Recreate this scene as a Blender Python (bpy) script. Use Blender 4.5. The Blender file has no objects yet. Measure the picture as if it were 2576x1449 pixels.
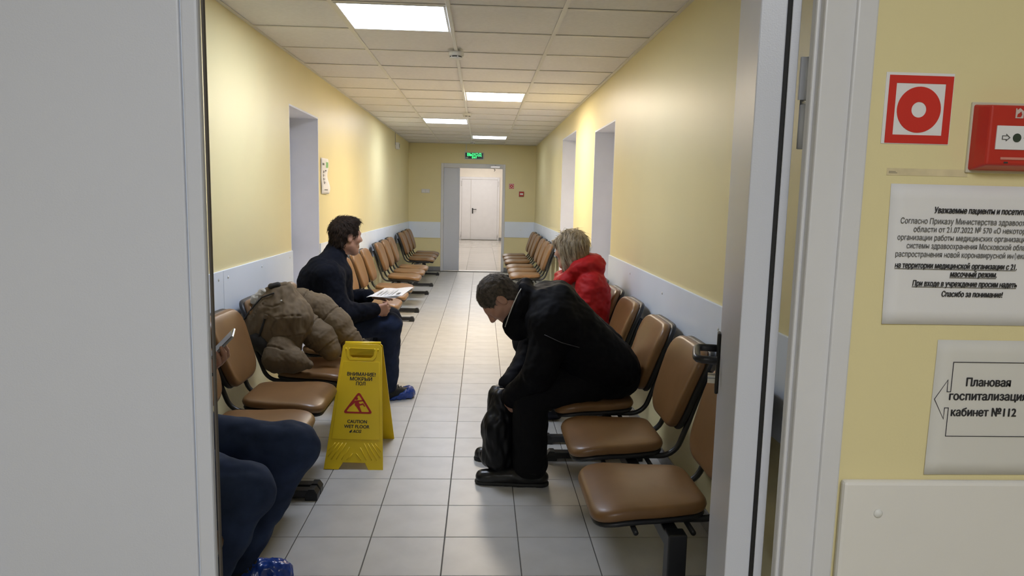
import bpy, math, random
import numpy as np
from mathutils import Vector, Matrix, noise
random.seed(7)
C = bpy.context.scene.collection
PI = math.pi

# ------------------------------------------------------------------ camera, world, exposure
F_PX = 1776.6
CAM_H = 1.4291
rt = Vector((0.9988498, -0.04236547, 0.02245539))
up = Vector((-0.01683546, 0.1286317, 0.99154952))
fw = Vector((0.04489594, 0.99078709, -0.12777051))
cam = bpy.data.cameras.new('camera')
cam.sensor_width = 36.0
cam.lens = F_PX / 2576 * 36.0
cam.clip_start = 0.02
cam_o = bpy.data.objects.new('camera', cam)
cam_o.matrix_world = Matrix(((rt.x, up.x, -fw.x, 0), (rt.y, up.y, -fw.y, 0), (rt.z, up.z, -fw.z, CAM_H), (0, 0, 0, 1)))
C.objects.link(cam_o)
sc = bpy.context.scene
sc.camera = cam_o
w = bpy.data.worlds.new('world'); sc.world = w
w.use_nodes = True
w.node_tree.nodes['Background'].inputs[0].default_value = (0.8, 0.85, 1, 1)
w.node_tree.nodes['Background'].inputs[1].default_value = 0.02
sc.view_settings.view_transform = 'Standard'
sc.view_settings.look = 'None'
sc.view_settings.gamma = 1
sc.view_settings.use_curve_mapping = False
sc.view_settings.exposure = 0.0
LAMP_COOL = (0.88, 0.98, 1.20)
LAMP_WARM = (1.0, 0.855, 0.68)
LAMP = [24.0, 60.0, 27.0, 9.0]          # the four corridor panels, near to far
LAMP_HALL = 11.0
LAMP_BEYOND = 8.5

# ------------------------------------------------------------------ main dimensions (metres)
XL, XR, YF, HC = -1.376, 1.010, 13.447, 2.392
YN = 1.05                            # face of the near wall, where the photographer stands
TILE, TX0, TY0 = 0.3085, 0.1766, 2.8297
RUN_X = [-0.788, -0.188, 0.412]
ROW0 = 4.375

# ------------------------------------------------------------------ materials
MATS = {}
def srgb(r, g, b):
    f = lambda c: c / 12.92 if c <= 0.04045 else ((c + 0.055) / 1.055) ** 2.4
    return (f(r / 255), f(g / 255), f(b / 255), 1)

def mat(name, col, rough=0.5, metal=0.0, spec=0.5, var=0.06, vscale=6.0, bump=0.0, bscale=200.0, emit=None, estr=0.0, rnd=0.0, stretch=None, trans=0.0, coat=0.0, sheen=0.0, alpha=1.0):
    if name in MATS:
        return MATS[name]
    m = bpy.data.materials.new(name); m.use_nodes = True
    nt = m.node_tree; b = nt.nodes['Principled BSDF']
    if isinstance(col[0], int):
        col = srgb(*col)
    b.inputs['Roughness'].default_value = rough
    b.inputs['Metallic'].default_value = metal
    b.inputs['Specular IOR Level'].default_value = spec
    b.inputs['Coat Weight'].default_value = coat
    b.inputs['Sheen Weight'].default_value = sheen
    b.inputs['Transmission Weight'].default_value = trans
    b.inputs['Alpha'].default_value = alpha
    tc = nt.nodes.new('ShaderNodeTexCoord')
    src = tc.outputs['Object']
    if stretch:
        mp = nt.nodes.new('ShaderNodeMapping'); mp.inputs['Scale'].default_value = stretch
        nt.links.new(src, mp.inputs[0]); src = mp.outputs[0]
    n = nt.nodes.new('ShaderNodeTexNoise'); n.inputs['Scale'].default_value = vscale; n.inputs['Detail'].default_value = 5
    nt.links.new(src, n.inputs['Vector'])
    mr = nt.nodes.new('ShaderNodeMapRange'); mr.inputs[1].default_value = 0.3; mr.inputs[2].default_value = 0.7
    mr.inputs[3].default_value = 1 - var; mr.inputs[4].default_value = 1 + var
    nt.links.new(n.outputs[0], mr.inputs[0])
    val = mr.outputs[0]
    if rnd:
        oi = nt.nodes.new('ShaderNodeObjectInfo')
        m2 = nt.nodes.new('ShaderNodeMapRange'); m2.inputs[3].default_value = 1 - rnd; m2.inputs[4].default_value = 1 + rnd
        nt.links.new(oi.outputs['Random'], m2.inputs[0])
        mu = nt.nodes.new('ShaderNodeMath'); mu.operation = 'MULTIPLY'
        nt.links.new(val, mu.inputs[0]); nt.links.new(m2.outputs[0], mu.inputs[1]); val = mu.outputs[0]
    mx = nt.nodes.new('ShaderNodeVectorMath'); mx.operation = 'SCALE'
    mx.inputs[0].default_value = col[:3]
    nt.links.new(val, mx.inputs['Scale'])
    nt.links.new(mx.outputs[0], b.inputs['Base Color'])
    if bump:
        n2 = nt.nodes.new('ShaderNodeTexNoise'); n2.inputs['Scale'].default_value = bscale; n2.inputs['Detail'].default_value = 3
        nt.links.new(src, n2.inputs['Vector'])
        bp = nt.nodes.new('ShaderNodeBump'); bp.inputs['Strength'].default_value = bump; bp.inputs['Distance'].default_value = 0.002
        nt.links.new(n2.outputs[0], bp.inputs['Height']); nt.links.new(bp.outputs[0], b.inputs['Normal'])
    if emit:
        b.inputs['Emission Color'].default_value = (*emit, 1); b.inputs['Emission Strength'].default_value = estr
    MATS[name] = m
    return m

M_YELLOW = mat('yellow_wall_paint', (0.82, 0.725, 0.405), 0.42, var=0.025, vscale=1.6, bump=0.12, bscale=240)
M_BOARD = mat('grey_white_board', (0.80, 0.87, 0.97), 0.38, var=0.02, vscale=3, bump=0.04, bscale=160)
M_BOARDN = mat('ivory_board', (0.80, 0.78, 0.74), 0.45, var=0.02, vscale=3, bump=0.05, bscale=160)
M_REVEAL = mat('white_reveal_paint', (0.81, 0.84, 0.94), 0.55, var=0.03, vscale=4, bump=0.06, bscale=150)
M_CEIL = mat('mineral_ceiling_tile', (0.82, 0.80, 0.80), 0.9, spec=0.2, var=0.03, vscale=40, bump=0.35, bscale=260, rnd=0.02)
M_TBAR = mat('white_ceiling_grid', (0.74, 0.72, 0.68), 0.35, var=0.02)
M_DARK = mat('dark_gap', (0.05, 0.045, 0.04), 0.9)
M_FLOOR = mat('beige_grey_ceramic', (0.51, 0.50, 0.48), 0.37, spec=0.42, var=0.07, vscale=7, bump=0.05, bscale=60, rnd=0.035)
M_GROUT = mat('dark_grout', (0.10, 0.095, 0.085), 0.9, var=0.2, vscale=20)
M_BASE = mat('grey_skirting_tile', (0.27, 0.27, 0.27), 0.35, var=0.1, vscale=15)
M_MARBLE = mat('cream_marble_tile', (0.62, 0.58, 0.52), 0.12, var=0.10, vscale=2.0, stretch=(0.6, 3, 1), rnd=0.03)
M_CREAM = mat('cream_wall', (0.84, 0.78, 0.68), 0.6, var=0.02)
M_DOORW = mat('white_powder_coat', (0.65, 0.67, 0.735), 0.34, var=0.015, vscale=2, bump=0.10, bscale=420)
M_DOORF = mat('white_door_paint', (0.78, 0.77, 0.78), 0.4, var=0.02)
M_FRAME = mat('white_door_frame', (0.70, 0.70, 0.715), 0.36, var=0.03, vscale=5, bump=0.08, bscale=400)
M_SEAL = mat('black_rubber_seal', (0.012, 0.012, 0.012), 0.7)
M_BLKMET = mat('black_painted_steel', (0.018, 0.018, 0.02), 0.38, var=0.1)
M_BLKPL = mat('black_plastic', (0.014, 0.014, 0.015), 0.45, var=0.1, bump=0.1, bscale=300)
M_LEATHER = mat('brown_leatherette', (0.200, 0.104, 0.040), 0.38, var=0.10, vscale=9, bump=0.12, bscale=420, rnd=0.05, coat=0.04)
M_STEEL = mat('brushed_steel', (0.6, 0.6, 0.6), 0.3, 1.0)
M_WHITEPL = mat('white_plastic', (0.75, 0.75, 0.73), 0.4, var=0.02)
M_PAPER = mat('white_paper', (0.80, 0.79, 0.79), 0.75, var=0.015, vscale=3)
M_PAPER2 = mat('grey_white_paper', (0.70, 0.685, 0.64), 0.75, var=0.02, vscale=3)
M_INK = mat('black_ink', (0.02, 0.02, 0.025), 0.6)
M_GINK = mat('grey_ink', (0.12, 0.12, 0.12), 0.6)
M_RED = mat('fire_red_print', (0.62, 0.030, 0.022), 0.4, var=0.03)
M_REDPL = mat('red_plastic_housing', (0.50, 0.028, 0.02), 0.32, var=0.04)
M_YPL = mat('yellow_plastic_sign', (0.86, 0.60, 0.012), 0.36, var=0.03, bump=0.05, bscale=200)
M_SKIN = mat('skin', (0.46, 0.25, 0.175), 0.5, var=0.08, vscale=25, bump=0.05, bscale=300)
M_EYEW = mat('eye_white', (0.6, 0.57, 0.53), 0.2)
M_IRIS = mat('dark_iris', (0.03, 0.02, 0.015), 0.2)
M_NAVY = mat('navy_fleece', (0.006, 0.007, 0.012), 0.95, spec=0.15, var=0.25, vscale=60, bump=0.3, bscale=400)
M_BLACK = mat('black_nylon_jacket', (0.0035, 0.0035, 0.005), 0.7, spec=0.12, var=0.2, vscale=20, bump=0.1, bscale=200)
M_BTROUS = mat('black_trousers', (0.005, 0.005, 0.006), 0.9, spec=0.2, var=0.2, bump=0.2, bscale=500)
M_JEANS = mat('dark_blue_denim', (0.025, 0.039, 0.082), 0.85, spec=0.2, var=0.35, vscale=8, bump=0.25, bscale=700)
M_JEANS2 = mat('navy_denim', (0.016, 0.025, 0.058), 0.85, spec=0.2, var=0.35, vscale=8, bump=0.25, bscale=700)
M_REDJ = mat('red_puffer_nylon', (0.40, 0.010, 0.013), 0.60, spec=0.25, var=0.08, vscale=12, bump=0.08, bscale=120)
M_COAT = mat('khaki_brown_puffer', (0.150, 0.110, 0.068), 0.75, spec=0.2, var=0.12, vscale=10, bump=0.12, bscale=150)
M_COATD = mat('dark_coat_lining', (0.02, 0.018, 0.016), 0.7)
M_HAIRB = mat('dark_brown_hair', (0.022, 0.013, 0.008), 0.75, spec=0.2, var=0.5, vscale=60, bump=0.8, bscale=160)
M_HAIRG = mat('grey_brown_hair', (0.085, 0.070, 0.056), 0.75, spec=0.25, var=0.5, vscale=60, bump=0.8, bscale=200)
M_HAIRL = mat('ash_blonde_hair', (0.34, 0.27, 0.175), 0.45, var=0.4, vscale=30, bump=0.6, bscale=120)
M_SHOE = mat('black_leather_shoe', (0.010, 0.010, 0.010), 0.28, var=0.1, bump=0.15, bscale=120)
M_SNEAK = mat('black_sneaker_mesh', (0.012, 0.013, 0.013), 0.7, bump=0.3, bscale=300)
M_COVER = mat('blue_shoe_cover_film', (0.02, 0.06, 0.30), 0.22, var=0.2, vscale=30)
M_BAG = mat('black_plastic_film', (0.004, 0.004, 0.005), 0.42, spec=0.25, var=0.2, bump=0.4, bscale=40)
M_MARK = mat('pale_piping', (0.5, 0.48, 0.45), 0.6)

# ------------------------------------------------------------------ object helpers
def tag(o, label=None, cat=None, group=None, kind=None):
    if label: o['label'] = label
    if cat: o['category'] = cat
    if group: o['group'] = group
    if kind: o['kind'] = kind
    return o

def attach(o, parent):
    if parent:
        o.parent = parent
        if parent.parent is None:
            o.matrix_parent_inverse = parent.matrix_basis.inverted()
    return o

def empty(name, loc=(0, 0, 0), rz=0.0):
    o = bpy.data.objects.new(name, None); o.empty_display_size = 0.05
    o.location = loc; o.rotation_euler = (0, 0, rz); C.objects.link(o)
    return o

def mesh_obj(name, me, m, parent=None, M=None):
    o = bpy.data.objects.new(name, me); C.objects.link(o)
    if m and not me.materials: me.materials.append(m)
    attach(o, parent)
    if M is not None: o.matrix_basis = M
    return o

class MB:
    def __init__(s): s.v = []; s.f = []
    def add(s, v, f):
        n = len(s.v); s.v += [tuple(p) for p in v]; s.f += [tuple(i + n for i in q) for q in f]; return s
    def box(s, lo, hi, M=None):
        (a, b, c), (d, e, g) = lo, hi
        v = [Vector(p) for p in ((a, b, c), (d, b, c), (d, e, c), (a, e, c), (a, b, g), (d, b, g), (d, e, g), (a, e, g))]
        if M: v = [M @ p for p in v]
        return s.add(v, [(0, 3, 2, 1), (4, 5, 6, 7), (0, 1, 5, 4), (1, 2, 6, 5), (2, 3, 7, 6), (3, 0, 4, 7)])
    def tube(s, pts, r, n=10, cap=True):
        pts = [Vector(p) for p in pts]; rs = r if isinstance(r, (list, tuple)) else [r] * len(pts)
        rings = []; prev = None
        for i, p in enumerate(pts):
            d = (pts[min(i + 1, len(pts) - 1)] - pts[max(i - 1, 0)]).normalized()
            if prev is None:
                a = d.cross(Vector((0, 0, 1)) if abs(d.z) < 0.9 else Vector((1, 0, 0))).normalized()
            else:
                a = (prev - d * prev.dot(d)).normalized()
            prev = a; b = d.cross(a)
            rings.append([p + (a * math.cos(t) + b * math.sin(t)) * rs[i] for t in [2 * PI * k / n for k in range(n)]])
        v = [q for ring in rings for q in ring]; f = []
        for i in range(len(rings) - 1):
            for k in range(n):
                k2 = (k + 1) % n
                f.append((i * n + k, i * n + k2, (i + 1) * n + k2, (i + 1) * n + k))
        if cap:
            f.append(tuple(range(n - 1, -1, -1))); f.append(tuple((len(rings) - 1) * n + k for k in range(n)))
        return s.add(v, f)
    def cyl(s, p, q, r, n=20): return s.tube([p, q], r, n)
    def lathe(s, prof, c, axis=(0, 0, 1), n=24):
        ax = Vector(axis).normalized(); a = ax.cross(Vector((1, 0, 0)) if abs(ax.x) < 0.9 else Vector((0, 1, 0))).normalized(); b = ax.cross(a); c = Vector(c)
        v = []; f = []
        for r, z in prof:
            v += [c + ax * z + (a * math.cos(t) + b * math.sin(t)) * r for t in [2 * PI * k / n for k in range(n)]]
        for i in range(len(prof) - 1):
            for k in range(n):
                k2 = (k + 1) % n
                f.append((i * n + k, i * n + k2, (i + 1) * n + k2, (i + 1) * n + k))
        f.append(tuple(range(n - 1, -1, -1))); f.append(tuple((len(prof) - 1) * n + k for k in range(n)))
        return s.add(v, f)
    def rings(s, rings, cap=True):
        n = len(rings[0]); f = []
        for i in range(len(rings) - 1):
            for k in range(n):
                k2 = (k + 1) % n
                f.append((i * n + k, i * n + k2, (i + 1) * n + k2, (i + 1) * n + k))
        if cap:
            f.append(tuple(range(n - 1, -1, -1))); f.append(tuple((len(rings) - 1) * n + k for k in range(n)))
        return s.add([p for r in rings for p in r], f)
    def mesh(s, name, smooth=False):
        me = bpy.data.meshes.new(name); me.from_pydata(s.v, [], s.f); me.validate(); me.update()
        if smooth: me.shade_smooth()
        return me
    def build(s, name, m, parent=None, smooth=False, bevel=0.0, M=None, seg=2):
        o = mesh_obj(name, s.mesh(name, smooth), m, parent, M)
        if bevel:
            b = o.modifiers.new('bevel', 'BEVEL'); b.width = bevel; b.segments = seg; b.limit_method = 'ANGLE'; b.angle_limit = 0.7
        if smooth and not bevel: pass
        return o

def box(name, lo, hi, m, parent=None, bevel=0.0, M=None):
    return MB().box(lo, hi, M).build(name, m, parent, bevel=bevel)

def struct(o): o['kind'] = 'structure'; return o

def flat_shape(name, loops, depth, M, m, parent=None, bev=0.0):
    cu = bpy.data.curves.new(name, 'CURVE'); cu.dimensions = '2D'; cu.fill_mode = 'BOTH'; cu.extrude = depth; cu.bevel_depth = bev; cu.bevel_resolution = 1
    for lp in loops:
        sp = cu.splines.new('POLY'); sp.points.add(len(lp) - 1); sp.use_cyclic_u = True
        for i, (x, y) in enumerate(lp): sp.points[i].co = (x, y, 0, 1)
    t = bpy.data.objects.new('t', cu); me = bpy.data.meshes.new_from_object(t); bpy.data.objects.remove(t); bpy.data.curves.remove(cu)
    me.name = name; me.transform(M); me.materials.clear()
    return mesh_obj(name, me, m, parent)

def text(s, size, M, m, parent, name='lettering', align='LEFT', bold=0.0, shear=0.0, fit=None, depth=0.0002):
    cu = bpy.data.curves.new(name, 'FONT'); cu.body = s.replace('н', 'h') if any('а' <= q <= 'я' for q in s) else s; cu.size = size; cu.align_x = align; cu.shear = shear; cu.extrude = depth; cu.resolution_u = 3; cu.small_caps_scale = 0.76
    for i, q in enumerate(s):
        if q in 'ныь': cu.body_format[i].use_small_caps = True
    t = bpy.data.objects.new('t', cu); me = bpy.data.meshes.new_from_object(t); bpy.data.objects.remove(t); bpy.data.curves.remove(cu)
    if fit:
        xs = [v.co.x for v in me.vertices]; wd = max(xs) - min(xs)
        me.transform(Matrix.Diagonal((fit / wd, 1, 1, 1)))
    if bold:      # heavier strokes: the outlines repeated a hair to each side
        V = [v.co.copy() for v in me.vertices]; P = [tuple(p.vertices) for p in me.polygons]; nv = []; nf = []
        for k, (dx, dy) in enumerate(((-1, 0), (1, 0), (0, 0.6), (0, -0.6))):
            nf += [tuple(i + len(nv) for i in p) for p in P]; nv += [(v.x + dx * bold * size, v.y + dy * bold * size, v.z + k * 2e-6) for v in V]
        me = bpy.data.meshes.new(name); me.from_pydata(nv, [], nf)
    me.transform(M); me.name = name; me.materials.clear()
    return mesh_obj(name, me, m, parent)

def face_y(x, y, z):      # a frame on a wall that faces -Y: local x to the right, local y up
    return Matrix(((1, 0, 0, x), (0, 0, -1, y), (0, 1, 0, z), (0, 0, 0, 1)))

def circle(r, n=40, cx=0, cy=0): return [(cx + r * math.cos(2 * PI * k / n), cy + r * math.sin(2 * PI * k / n)) for k in range(n)]
def rect(x0, y0, x1, y1): return [(x0, y0), (x1, y0), (x1, y1), (x0, y1)]
def rrect(x0, y0, x1, y1, r, n=5):
    o = []
    for cx, cy, a in ((x1 - r, y1 - r, 0), (x0 + r, y1 - r, 90), (x0 + r, y0 + r, 180), (x1 - r, y0 + r, 270)):
        for k in range(n + 1):
            t = math.radians(a + 90 * k / n); o.append((cx + r * math.cos(t), cy + r * math.sin(t)))
    return o

def copy_tree(o, parent=None):
    c = o.copy(); C.objects.link(c); c.parent = parent
    for ch in list(o.children): copy_tree(ch, c)
    return c

# ================================================================== THE SETTING
WT = 0.25
# --- corridor floor: a grout bed with every tile laid on it
floor = struct(box('floor', (XL - WT, YN, -0.10), (XR + WT, YF + 0.15, -0.0025), M_GROUT))
def tile_mesh(wx, wy, b=0.0016, t=0.009):
    r = [[(-wx, -wy, -t), (wx, -wy, -t), (wx, wy, -t), (-wx, wy, -t)],
         [(-wx, -wy, -b), (wx, -wy, -b), (wx, wy, -b), (-wx, wy, -b)],
         [(-wx + b, -wy + b, 0), (wx - b, -wy + b, 0), (wx - b, wy - b, 0), (-wx + b, wy - b, 0)]]
    return MB().rings(r).mesh('tile')
hw = TILE / 2 - 0.002
tm = tile_mesh(hw, hw); tm.materials.append(M_FLOOR)
lastw = (XR - (TX0 + 2 * TILE)) / 2
tme = tile_mesh(lastw - 0.001, hw); tme.materials.append(M_FLOOR)
rest = MB()
for j in range(-5, 35):
    y = TY0 + (j + 0.5) * TILE
    if y + TILE / 2 > YF + 0.1 or y - TILE / 2 < YN + 0.12: continue
    for i in range(-5, 3):
        edge = i == 2
        x = TX0 + (i + 0.5) * TILE if not edge else XR - lastw
        if y < 10.6:
            mesh_obj('floor_tile', tme if edge else tm, None, floor, Matrix.Translation((x, y, 0)))
        else:
            a = (lastw if edge else TILE / 2) - 0.002
            rest.box((x - a, y - hw, -0.009), (x + a, y + hw, 0))
tag(rest.build('far_floor_tiles', M_FLOOR, floor), kind='stuff')

# --- side walls, cut by door recesses
def wall_along(name, x0, x1, holes, y0, y1):
    mb = MB(); y = y0
    for a, b, top in holes:
        mb.box((x0, y, -0.1), (x1, a, HC + 0.05)); mb.box((x0, a, top), (x1, b, HC + 0.05)); y = b
    mb.box((x0, y, -0.1), (x1, y1, HC + 0.05))
    return struct(mb.build(name, M_YELLOW))
HL = [(5.19, 6.09, 2.05)]
HR = [(5.475, 6.455, 2.035), (7.756, 9.05, 2.165)]
wall_left = wall_along('wall_left', XL - WT, XL, HL, YN + 0.10, YF + 0.15)
wall_right = wall_along('wall_right', XR, XR + WT, HR, YN + 0.10, YF + 0.15)

dn = [0]
def recess(side, a, b, top):
    X0 = XL if side < 0 else XR
    dn[0] += 1
    d = struct(empty('door_%d' % dn[0], (X0 + side * (WT - 0.03), (a + b) / 2, 0)))
    t = 0.012
    xs = sorted((X0 + side * 0.0005, X0 + side * (WT + 0.05)))
    box('reveal_lining', (xs[0], b - t, 0), (xs[1], b + 0.001, top), M_REVEAL, d)
    box('reveal_lining', (xs[0], a - 0.001, 0), (xs[1], a + t, top), M_REVEAL, d)
    box('reveal_lining', (xs[0], a + t, top - t), (xs[1], b - t, top + 0.001), M_REVEAL, d)
    box('threshold', (xs[0], a + t, -0.0024), (xs[1], b - t, 0.004), M_FLOOR, d)
    fx = sorted((X0 + side * (WT - 0.02), X0 + side * (WT + 0.05)))
    f = MB()
    f.box((fx[0], a + t, 0), (fx[1], a + t + 0.05, top - t)); f.box((fx[0], b - t - 0.05, 0), (fx[1], b - t, top - t)); f.box((fx[0], a + t + 0.05, top - t - 0.05), (fx[1], b - t - 0.05, top - t))
    f.build('door_frame', M_FRAME, d, bevel=0.003)
    lx = sorted((X0 + side * (WT + 0.005), X0 + side * (WT + 0.045)))
    leaf = box('door_leaf', (lx[0], a + t + 0.053, 0.008), (lx[1], b - t - 0.053, top - t - 0.054), M_DOORF, d, bevel=0.002)
    hx = X0 + side * (WT - 0.026)
    for z in (0.25, 1.0, 1.75):
        MB().cyl((hx, a + t + 0.05, z), (hx, a + t + 0.05, z + 0.12), 0.008, 10).build('hinge', M_STEEL, leaf, True)
    yy = b - t - 0.11; hx2 = X0 + side * (WT - 0.04)
    h = box('door_handle', (min(hx2, lx[0]), yy - 0.015, 0.93), (max(hx2 + side * 0.03, hx2), yy + 0.015, 1.07), M_BLKPL, leaf, bevel=0.003)
    return d
recess(-1, *HL[0]); recess(1, *HR[0]); recess(1, *HR[1])

# --- far wall with its door opening
FX0, FX1, FTOP = -0.768, 0.437, 2.03
mb = MB(); mb.box((XL - WT, YF, -0.1), (FX0 + 0.02, YF + 0.15, HC + 0.4)); mb.box((FX1 - 0.02, YF, -0.1), (XR + WT, YF + 0.15, HC + 0.4)); mb.box((FX0 + 0.02, YF, FTOP - 0.02), (FX1 - 0.02, YF + 0.15, HC + 0.4))
wall_far = struct(mb.build('wall_far', M_YELLOW))
d = struct(empty('door_4', (-0.17, YF, 0)))
f = MB(); yf = YF - 0.012
f.box((FX0, yf, 0), (FX0 + 0.05, YF + 0.13, FTOP)); f.box((FX1 - 0.05, yf, 0), (FX1, YF + 0.13, FTOP)); f.box((FX0 + 0.05, yf, FTOP - 0.08), (FX1 - 0.05, YF + 0.13, FTOP))
f.build('door_frame', M_FRAME, d, bevel=0.004)
leaf = box('fixed_leaf', (FX0 + 0.052, YF + 0.02, 0.012), (-0.43, YF + 0.075, FTOP - 0.083), M_DOORW, d, bevel=0.003)
box('edge_flange', (-0.452, YF + 0.012, 0.012), (-0.418, YF + 0.0195, FTOP - 0.083), M_DOORW, leaf, bevel=0.001)
cl = box('door_closer', (0.154, YF - 0.055, 1.955), (0.334, YF - 0.013, 2.000), M_STEEL, d, bevel=0.006)
MB().tube([(0.225, YF - 0.035, 1.954), (0.225, YF - 0.035, 1.935), (0.245, YF - 0.02, 1.925), (0.228, YF + 0.04, 1.90)], 0.007, 8).build('closer_arm', M_STEEL, cl)
MB().cyl((0.244, YF - 0.035, 2.0005), (0.244, YF - 0.035, 2.018), 0.013, 12).build('pinion_cap', M_STEEL, cl)

# --- room beyond the far door
YB = 23.35
floor2 = struct(box('floor', (-2.2, YF + 0.15, -0.10), (2.2, YB + 0.2, -0.002), M_GROUT))
t6 = tile_mesh(0.2985, 0.2985); t6.materials.append(M_MARBLE)
for j in range(16):
    for i in range(-3, 4):
        y = YF + 0.15 + 0.3 + j * 0.6
        mesh_obj('floor_tile', t6, None, floor2, Matrix.Translation((0.02 + i * 0.6, y, 0)))
struct(box('trim_1', (FX0 + 0.05, YF + 0.02, -0.0024), (FX1 - 0.05, YF + 0.15, 0.004), M_STEEL))
struct(box('wall_beyond', (-2.2, YB, 0), (2.2, YB + 0.1, 2.75), M_CREAM))
struct(box('wall_beyond_left', (-2.25, YF + 0.15, 0), (-2.15, YB, 2.75), M_CREAM))
struct(box('wall_beyond_right', (2.15, YF + 0.15, 0), (2.25, YB, 2.75), M_CREAM))
struct(box('ceiling', (-2.2, YF + 0.15, 2.7), (2.2, YB, 2.8), M_REVEAL))
struct(box('baseboard_beyond', (0.58, YB - 0.012, 0), (2.15, YB, 0.09), M_BASE))
struct(box('baseboard_beyond', (-2.15, YB - 0.012, 0), (-0.72, YB, 0.09), M_BASE))
d = struct(empty('door_5', (-0.06, YB, 0)))
f = MB(); f.box((-0.72, YB - 0.03, 0), (-0.655, YB - 0.001, 2.05)); f.box((0.515, YB - 0.03, 0), (0.58, YB - 0.001, 2.05)); f.box((-0.655, YB - 0.03, 1.975), (0.515, YB - 0.001, 2.05))
f.build('door_frame', M_DOORF, d, bevel=0.004)
box('door_leaf', (-0.65, YB - 0.022, 0.012), (-0.36, YB - 0.002, 1.97), M_DOORF, d, bevel=0.003)
lf = box('door_leaf', (-0.354, YB - 0.022, 0.012), (0.51, YB - 0.002, 1.97), M_DOORF, d, bevel=0.003)
hp = box('door_handle', (-0.315, YB - 0.034, 0.86), (-0.275, YB - 0.023, 1.04), M_BLKPL, lf, bevel=0.003)
MB().tube([(-0.295, YB - 0.034, 1.0), (-0.295, YB - 0.075, 1.0), (-0.28, YB - 0.08, 1.0), (-0.17, YB - 0.08, 1.0)], 0.011, 8).build('lever', M_BLKPL, hp, True)
for z in (0.1, 1.75):
    MB().cyl((0.53, YB - 0.04, z), (0.53, YB - 0.04, z + 0.16), 0.012, 10).build('hinge', M_DOORF, d, True)
    MB().cyl((-0.67, YB - 0.04, z), (-0.67, YB - 0.04, z + 0.16), 0.012, 10).build('hinge', M_DOORF, d, True)

# --- suspended ceiling of the corridor
ceiling = struct(box('ceiling', (XL - 0.05, YN + 0.1, HC + 0.10), (XR + 0.05, YF + 0.05, HC + 0.2), M_DARK))
cols = [(XL + 0.002, RUN_X[0]), (RUN_X[0], RUN_X[1]), (RUN_X[1], RUN_X[2]), (RUN_X[2], XR - 0.002)]
LIGHTS = [(1, -1), (2, 4), (1, 8), (2, 12)]
for ci, (a, b) in enumerate(cols):
    me = None
    for k in range(-6, 15):
        y0 = ROW0 + k * 0.6
        if (ci, k) in LIGHTS: continue
        y1 = min(y0 + 0.6, YF)
        hwx, hwy = (b - a) / 2 - 0.004, (y1 - y0) / 2 - 0.004
        mb = MB().rings([[(-hwx, -hwy, 0.020), (hwx, -hwy, 0.020), (hwx, hwy, 0.020), (-hwx, hwy, 0.020)], [(-hwx, -hwy, 0.005), (hwx, -hwy, 0.005), (hwx, hwy, 0.005), (-hwx, hwy, 0.005)]][::-1])
        if me is None or y1 - y0 < 0.59:
            me = mb.mesh('ceiling_tile'); me.materials.append(M_CEIL)
        mesh_obj('ceiling_tile', me, None, ceiling, Matrix.Translation(((a + b) / 2, (y0 + y1) / 2, HC + random.uniform(-0.0005, 0.0012))))
for x in RUN_X:
    MB().box((x - 0.012, YN + 0.12, HC), (x + 0.012, YF, HC + 0.004)).box((x - 0.002, YN + 0.12, HC + 0.004), (x + 0.002, YF, HC + 0.04)).build('main_runner', M_TBAR, ceiling)
for k in range(-5, 16):
    y = ROW0 + k * 0.6
    if y > YF - 0.02: continue
    for a, b in cols:
        MB().box((a + 0.012, y - 0.012, HC), (b - 0.012, y + 0.012, HC + 0.004)).box((a + 0.012, y - 0.002, HC + 0.004), (b - 0.012, y + 0.002, HC + 0.038)).build('cross_tee', M_TBAR, ceiling)
box('wall_angle', (XL, YN + 0.12, HC - 0.001), (XL + 0.022, YF, HC + 0.003), M_TBAR, ceiling)
box('wall_angle', (XR - 0.022, YN + 0.12, HC - 0.001), (XR, YF, HC + 0.003), M_TBAR, ceiling)
box('wall_angle', (XL, YF - 0.022, HC - 0.001), (XR, YF, HC + 0.003), M_TBAR, ceiling)
box('cable_channel', (RUN_X[1] - 0.011, YN + 0.2, HC - 0.010), (RUN_X[1] + 0.011, 12.9, HC - 0.0005), M_WHITEPL, ceiling, bevel=0.002)

# --- bumper boards along the walls, with their screw caps
BZ0, BZ1 = 0.64, 0.995
tn = [1]
def board(lo, hi, m=M_BOARD, bevel=0.002, screws=(), end=None):
    tn[0] += 1
    mb = MB().box(lo, hi)
    if end is not None: mb.v = [(x, y, end if (abs(z - hi[2]) < 1e-5 and abs(y - hi[1]) < 1e-5) else z) for x, y, z in mb.v]
    o = struct(mb.build('trim_%d' % tn[0], m, bevel=bevel))
    for p, n in screws:
        MB().lathe([(0.0075, 0), (0.0075, 0.0015), (0.005, 0.0035), (0.001, 0.004)], p, n, 12).build('screw_cap', M_WHITEPL, o, True)
    return o
t = 0.012
sl = lambda y, z: ((XL + t, y, z), (1, 0, 0))
sr = lambda y, z: ((XR - t, y, z), (-1, 0, 0))
board((XL, YN + 0.11, BZ0), (XL + t, 3.79, BZ1 + 0.012), screws=[sl(2.6, 0.9), sl(3.72, 0.965), sl(3.72, 0.70)])
board((XL, 3.793, BZ0), (XL + t, 5.189, BZ1 + 0.012), screws=[sl(3.86, 0.965), sl(4.45, 0.965), sl(5.10, 0.965), sl(5.10, 0.70)])
board((XL, 6.091, BZ0), (XL + t, 9.4, BZ1 + 0.004), end=0.968, screws=[sl(7.2, 0.95), sl(8.4, 0.95)])
board((XL, 9.403, BZ0), (XL + t, YF - t, 0.968), end=0.930, screws=[sl(10.6, 0.92), sl(11.8, 0.92)])
board((XR - t, YN + 0.11, BZ0), (XR, 5.474, BZ1 + 0.003), screws=[sr(2.87, 0.90), sr(3.80, 0.925), sr(4.65, 0.94)])
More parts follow.
